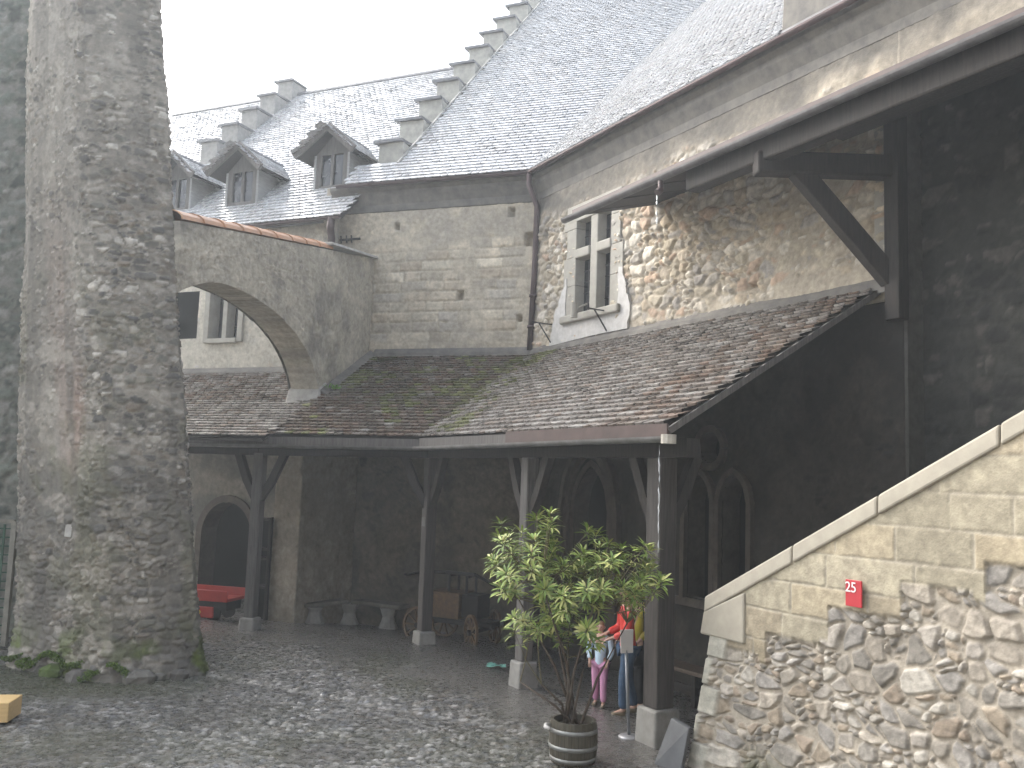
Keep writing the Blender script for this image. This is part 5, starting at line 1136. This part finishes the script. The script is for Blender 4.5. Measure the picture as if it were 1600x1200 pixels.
def person(loc, rz, H_, label, top_c, leg_c, shoe_c, hair_c, stride=.12, hood=False, armbend=.5, lean=0.0, group=None):
    """figure facing local +X, standing on the ground, about H_ tall"""
    root = empty('person', loc, label, 'person', group, rz); k = H_ / 1.7
    def v(x, y, z): return Vector((x + lean * max(0, z - .9), y, z)) * k
    P = {'pelvis': (v(0, 0, .93), (.13 * k, .10 * k)), 'waist': (v(0, 0, 1.08), (.12 * k, .09 * k)), 'chest': (v(.01, 0, 1.28), (.145 * k, .10 * k)), 'upper': (v(0, 0, 1.40), (.13 * k, .08 * k)), 'neck': (v(.01, 0, 1.49), .05 * k), 'skull0': (v(.02, 0, 1.55), .065 * k), 'skull1': (v(.025, 0, 1.62), .088 * k), 'skull2': (v(.01, 0, 1.68), .07 * k)}
    E = [('pelvis', 'waist'), ('waist', 'chest'), ('chest', 'upper'), ('upper', 'neck'), ('neck', 'skull0'), ('skull0', 'skull1'), ('skull1', 'skull2')]
    TP = dict((q, (P[q][0], tuple(x * 1.18 for x in P[q][1]))) for q in ('waist', 'chest', 'upper')); TP['hem'] = (v(0, 0, .80), (.18 * k, .15 * k)); TP['collar'] = (v(.01, 0, 1.475), .075 * k)
    TE = [('waist', 'chest'), ('chest', 'upper'), ('waist', 'hem'), ('upper', 'collar')]
    LPn = {'hips': (v(0, 0, .95), (.145 * k, .115 * k))}; LE = []
    for s, nm in ((1, 'l'), (-1, 'r')):
        st_ = stride * s
        J = {'hip': (v(0, .09 * s, .86), .095 * k), 'knee': (v(st_ * .45 + .03, .095 * s, .48), .058 * k), 'ankle': (v(st_ - .03, .10 * s, .085), .038 * k), 'toe': (v(st_ + .13, .115 * s, .03), .03 * k)}
        for q, (c, r) in J.items(): P[q + nm] = (c, r)
        E += [('pelvis', 'hip' + nm), ('hip' + nm, 'knee' + nm), ('knee' + nm, 'ankle' + nm), ('ankle' + nm, 'toe' + nm)]
        LPn['hip' + nm] = (J['hip'][0], .112 * k); LPn['knee' + nm] = (J['knee'][0], .078 * k); LPn['cuff' + nm] = (v(st_ - .025, .10 * s, .09), .068 * k); LE += [('hips', 'hip' + nm), ('hip' + nm, 'knee' + nm), ('knee' + nm, 'cuff' + nm)]
        sh_ = v(0, .19 * s, 1.40); el_ = v(-.03 + .10 * armbend, .25 * s, 1.12); wr = v(.05 + .22 * armbend, .20 * s, .92 + .14 * armbend); pm = wr + (wr - el_).normalized() * .075 * k
        P['sh' + nm] = (sh_, .058 * k); P['el' + nm] = (el_, .042 * k); P['wr' + nm] = (wr, .028 * k); P['pm' + nm] = (pm, (.038 * k, .018 * k))
        E += [('upper', 'sh' + nm), ('sh' + nm, 'el' + nm), ('el' + nm, 'wr' + nm), ('wr' + nm, 'pm' + nm)]
        TP['sh' + nm] = (sh_, .078 * k); TP['el' + nm] = (el_, .062 * k); TP['wr' + nm] = (wr - (wr - el_) * .04, .048 * k); TE += [('upper', 'sh' + nm), ('sh' + nm, 'el' + nm), ('el' + nm, 'wr' + nm)]
        fd = (wr - el_).normalized(); sd_ = Vector((0, 0, 1)).cross(fd).normalized()
        up_ = fd.cross(sd_)
        for q, (o_, L) in enumerate(((-.028, .062), (-.010, .072), (.009, .068), (.026, .054))):
            b0 = pm + sd_ * o_ * k + fd * .03 * k; b1 = b0 + fd * L * .55 * k - up_ * .012 * k; b2 = b1 + fd * L * .35 * k - up_ * .03 * k
            P['f%d' % q + nm] = (b0, .0095 * k); P['g%d' % q + nm] = (b1, .0085 * k); P['h%d' % q + nm] = (b2, .0075 * k); E += [('pm' + nm, 'f%d' % q + nm), ('f%d' % q + nm, 'g%d' % q + nm), ('g%d' % q + nm, 'h%d' % q + nm)]
        t0 = wr + sd_ * -.034 * k * s + fd * .03 * k; t1 = t0 + (fd * .035 - sd_ * .02 * s) * k; P['t' + nm] = (t0, .011 * k); P['u' + nm] = (t1, .009 * k); E += [('wr' + nm, 't' + nm), ('t' + nm, 'u' + nm)]
    body = skin('body', P, E, SKIN, root)
    # face: nose, brow, chin, ears; eyes and mouth
    mb = MB(); hc = v(.03, 0, 1.615); hx = .088 * k
    mb.lathe([(.002, .028 * k), (.012 * k, .01 * k), (.017 * k, -.02 * k), (.004, -.024 * k)], tuple(hc + Vector((hx * .98, 0, 0))), 8)
    for s in (1, -1): mb.tube([hc + Vector((-.01 * k, .082 * k * s, .03 * k)), hc + Vector((-.012 * k, .096 * k * s, .012 * k)), hc + Vector((-.005 * k, .084 * k * s, -.03 * k))], .010 * k, 6)
    mb.build('nose_and_ears', SKIN, root, smooth=True, world=False)
    mb = MB()
    for s in (1, -1): mb.lathe([(.001, -.011 * k), (.009 * k, -.006 * k), (.011 * k, 0), (.009 * k, .006 * k), (.001, .011 * k)], tuple(hc + Vector((hx * .86, .032 * k * s, .024 * k))), 8)
    mb.build('eyes', IRON, root, smooth=True, world=False)
    mb = MB(); mb.tube([hc + Vector((hx * .84, -.025 * k, -.042 * k)), hc + Vector((hx * .93, 0, -.045 * k)), hc + Vector((hx * .84, .025 * k, -.042 * k))], .006 * k, 6); mb.build('mouth', pmat('lips', (.36, .14, .12), (.3, .11, .1), 4, .5), root, smooth=True, world=False)
    skin('jacket', TP, TE, top_c, root); skin('trousers', LPn, LE, leg_c, root)
    if hood:
        skin('hood', {'a': (v(-.02, 0, 1.50), .10 * k), 'b': (v(-.035, 0, 1.62), .112 * k), 'c': (v(-.02, 0, 1.70), .085 * k)}, [('a', 'b'), ('b', 'c')], top_c, root)
    else:
        skin('hair', {'a': (v(-.045, 0, 1.55), .060 * k), 'b': (v(-.025, 0, 1.645), .088 * k), 'c': (v(.005, 0, 1.705), .074 * k), 'd': (v(.05, 0, 1.715), .045 * k)}, [('a', 'b'), ('b', 'c'), ('c', 'd')], hair_c, root)
    for s in (1, -1):
        st_ = stride * s; mb = MB()
        skin('shoe', {'h': (v(st_ - .06, .10 * s, .045), (.042 * k, .045 * k)), 'm': (v(st_ + .03, .105 * s, .045), (.045 * k, .045 * k)), 't': (v(st_ + .14, .115 * s, .032), (.040 * k, .030 * k))}, [('h', 'm'), ('m', 't')], shoe_c, root)
    return root
REDJ = pmat('red_rain_jacket', (.62, .05, .035), (.48, .035, .03), 3, .45, .4, bump=.4); JEAN = pmat('blue_jeans', (.06, .10, .16), (.035, .06, .10), 9, .85, .2); SHOE = pmat('tan_shoe', (.20, .16, .10), (.12, .10, .07), 5, .7)
BLUEJ = pmat('pale_blue_jacket', (.42, .58, .70), (.62, .70, .76), 9, .55, .3, bump=.3); PINK = pmat('pink_trousers', (.60, .30, .45), (.48, .22, .36), 6, .8); YEL = pmat('yellow_raincoat', (.46, .38, .04), (.34, .28, .03), 3, .45, .4, bump=.4); BLK = pmat('black_trousers', (.025, .027, .03), (.015, .016, .018), 5, .8); HAIRB = pmat('brown_hair', (.07, .04, .025), (.035, .02, .012), 14, .5, .4, stretch=(2, 2, 8)); HAIRF = pmat('fair_hair', (.25, .17, .09), (.16, .10, .05), 14, .5)
person((1.66, 12.15, gzz(1.66, 12.15)), R(184), 1.66, 'person in a red jacket and blue jeans standing behind the potted bush', REDJ, JEAN, SHOE, HAIRB, .10, armbend=.9, lean=.05)
person((1.88, 12.75, gzz(1.88, 12.75)), R(215), 1.68, 'person in a yellow raincoat partly hidden by the front timber post', YEL, BLK, IRON, HAIRB, .06, True, armbend=.5)
person((1.33, 12.5, gzz(1.33, 12.5)), R(250), 1.10, 'child in a pale blue jacket and pink trousers seen through the bush stems', BLUEJ, PINK, SHOE, HAIRF, .08, armbend=.3)
bp_ = empty('black_bag', (1.80, 12.35, .62), 'black shoulder bag hanging beside the yellow raincoat', 'bag')
mb = MB(); mb.hexa([(1.68, 12.36, .50), (1.92, 12.42, .50), (1.90, 12.50, .50), (1.66, 12.44, .50), (1.67, 12.36, .74), (1.93, 12.42, .74), (1.91, 12.50, .74), (1.65, 12.44, .74)]); mb.build('pouch', BLK, bp_, bevel=.03)
mb = MB(); mb.tube([(1.68, 12.40, .73), (1.78, 12.50, 1.1), (1.90, 12.62, 1.40), (1.93, 12.56, 1.1), (1.91, 12.46, .73)], .012, 6); mb.build('strap', BLK, bp_)

# ---- fern on the gallery roof, water dribbling from the spout and the gutter end
fn = empty('roof_fern', (-3.7, 18.75, mroof_z(-3.7, 18.75)), 'small bright green fern sprouting on the roof by the arch foot', 'fern')
mb = MB(); r2 = random.Random(8)
for k in range(46):
    an = r2.uniform(0, 6.28); leaf(mb, Vector((-3.72 + r2.uniform(-.12, .12), 18.7 + r2.uniform(-.12, .12), mroof_z(-3.72, 18.7) + .03)), Vector((math.cos(an), math.sin(an), r2.uniform(.2, 1))), r2.uniform(.12, .22), .02, r2.choice([(.16, .34, .06), (.20, .40, .08), (.12, .27, .05)]), Vector((0, 0, 1)))
mb.build('fronds', LEAF, fn, col=True)
WATER = bpy.data.materials.new('water'); WATER.use_nodes = True; b = WATER.node_tree.nodes['Principled BSDF']; b.inputs['Base Color'].default_value = (.85, .88, .9, 1); b.inputs['Transmission Weight'].default_value = .55; b.inputs['Roughness'].default_value = .15; b.inputs['IOR'].default_value = 1.33
def dribble(x, y, z1, z0, r, lab, sd):
    o = empty('water_trickle', (x, y, z1), lab, 'water'); rr = random.Random(sd); mb = MB(); z = z1; pts = []; rad = []
    while z > z0:
        pts.append((x + rr.uniform(-.006, .006) + .02 * (z1 - z) * .3, y, z)); rad.append(r * rr.choice([.08, .1, .5, 1, 1.1])); z -= rr.uniform(.03, .06)
    mb.tube(pts, rad, 6); mb.build('stream', WATER, o, smooth=True)
sp = RP(-10.15, PO - .15, PZ - .40); dribble(sp.x, sp.y, sp.z, sp.z - .62, .014, 'thin water stream falling from the spout of the porch gutter', 1)
sp = RP(-7.62, GO - .10, 3.42); dribble(sp.x - .10, sp.y, 3.40, 2.2, .008, 'thin water trickle dripping from the end of the gallery gutter', 2)

# ================================================================== unseen range added behind the viewer to cut light into the gallery
opp = empty('added_light_block_range', (0, -6, 0), 'unseen stone range added behind the viewer to cut light into the gallery', 'building')
def opp_style(a, b): return st_rubble(a, b, .5, .3, .06, STONE, (.30, .28, .24), .55, 311)
sheet('wall', np.linspace(-22, 14, 160), 70, -.2, 10.5, planeP((0, -5), (1, 0)), np.array([0, 1., 0]), opp_style, opp)
sheet('wall', np.linspace(0, 11.5, 60), 70, -.2, 10.5, planeP((13, -5), (0, 1)), np.array([-1., 0, 0]), opp_style, opp)
mb = MB(); mb.add([(-22.3, -4.6, 10.3), (14.3, -4.6, 10.3), (14.3, -10, 15), (-22.3, -10, 15)], [(0, 1, 2, 3)]); mb.add([(12.6, -5, 10.3), (12.6, 6.5, 10.3), (17, 6.5, 14.6), (17, -5, 14.6)], [(0, 1, 2, 3)]); mb.build('roof', CAP, opp)
for x in (-15, -9.5, -4, 1.5, 7):
    mb = MB(); mb.box((x - .7, -4.96, 5.2), (x + .7, -4.86, 7.4)); wf_ = mb.build('window_frame', LIMESTONE, opp); mb = MB(); mb.box((x - .55, -4.88, 5.35), (x + .55, -4.84, 7.25)); mb.build('glass', GLASS, wf_)

# ================================================================== rain mist in the air
hm = bpy.data.materials.new('rain_haze'); hm.use_nodes = True; t = hm.node_tree; t.nodes.clear()
pv = t.nodes.new('ShaderNodeVolumePrincipled'); pv.inputs['Color'].default_value = (.88, .95, 1.0, 1); pv.inputs['Density'].default_value = .0030; pv.inputs['Anisotropy'].default_value = .35
ou = t.nodes.new('ShaderNodeOutputMaterial'); t.links.new(pv.outputs[0], ou.inputs['Volume'])
mb = MB(); mb.box((-62, -62, -3), (62, 72, 24)); hz = mb.build('haze', hm); tag(hz, kind='stuff')
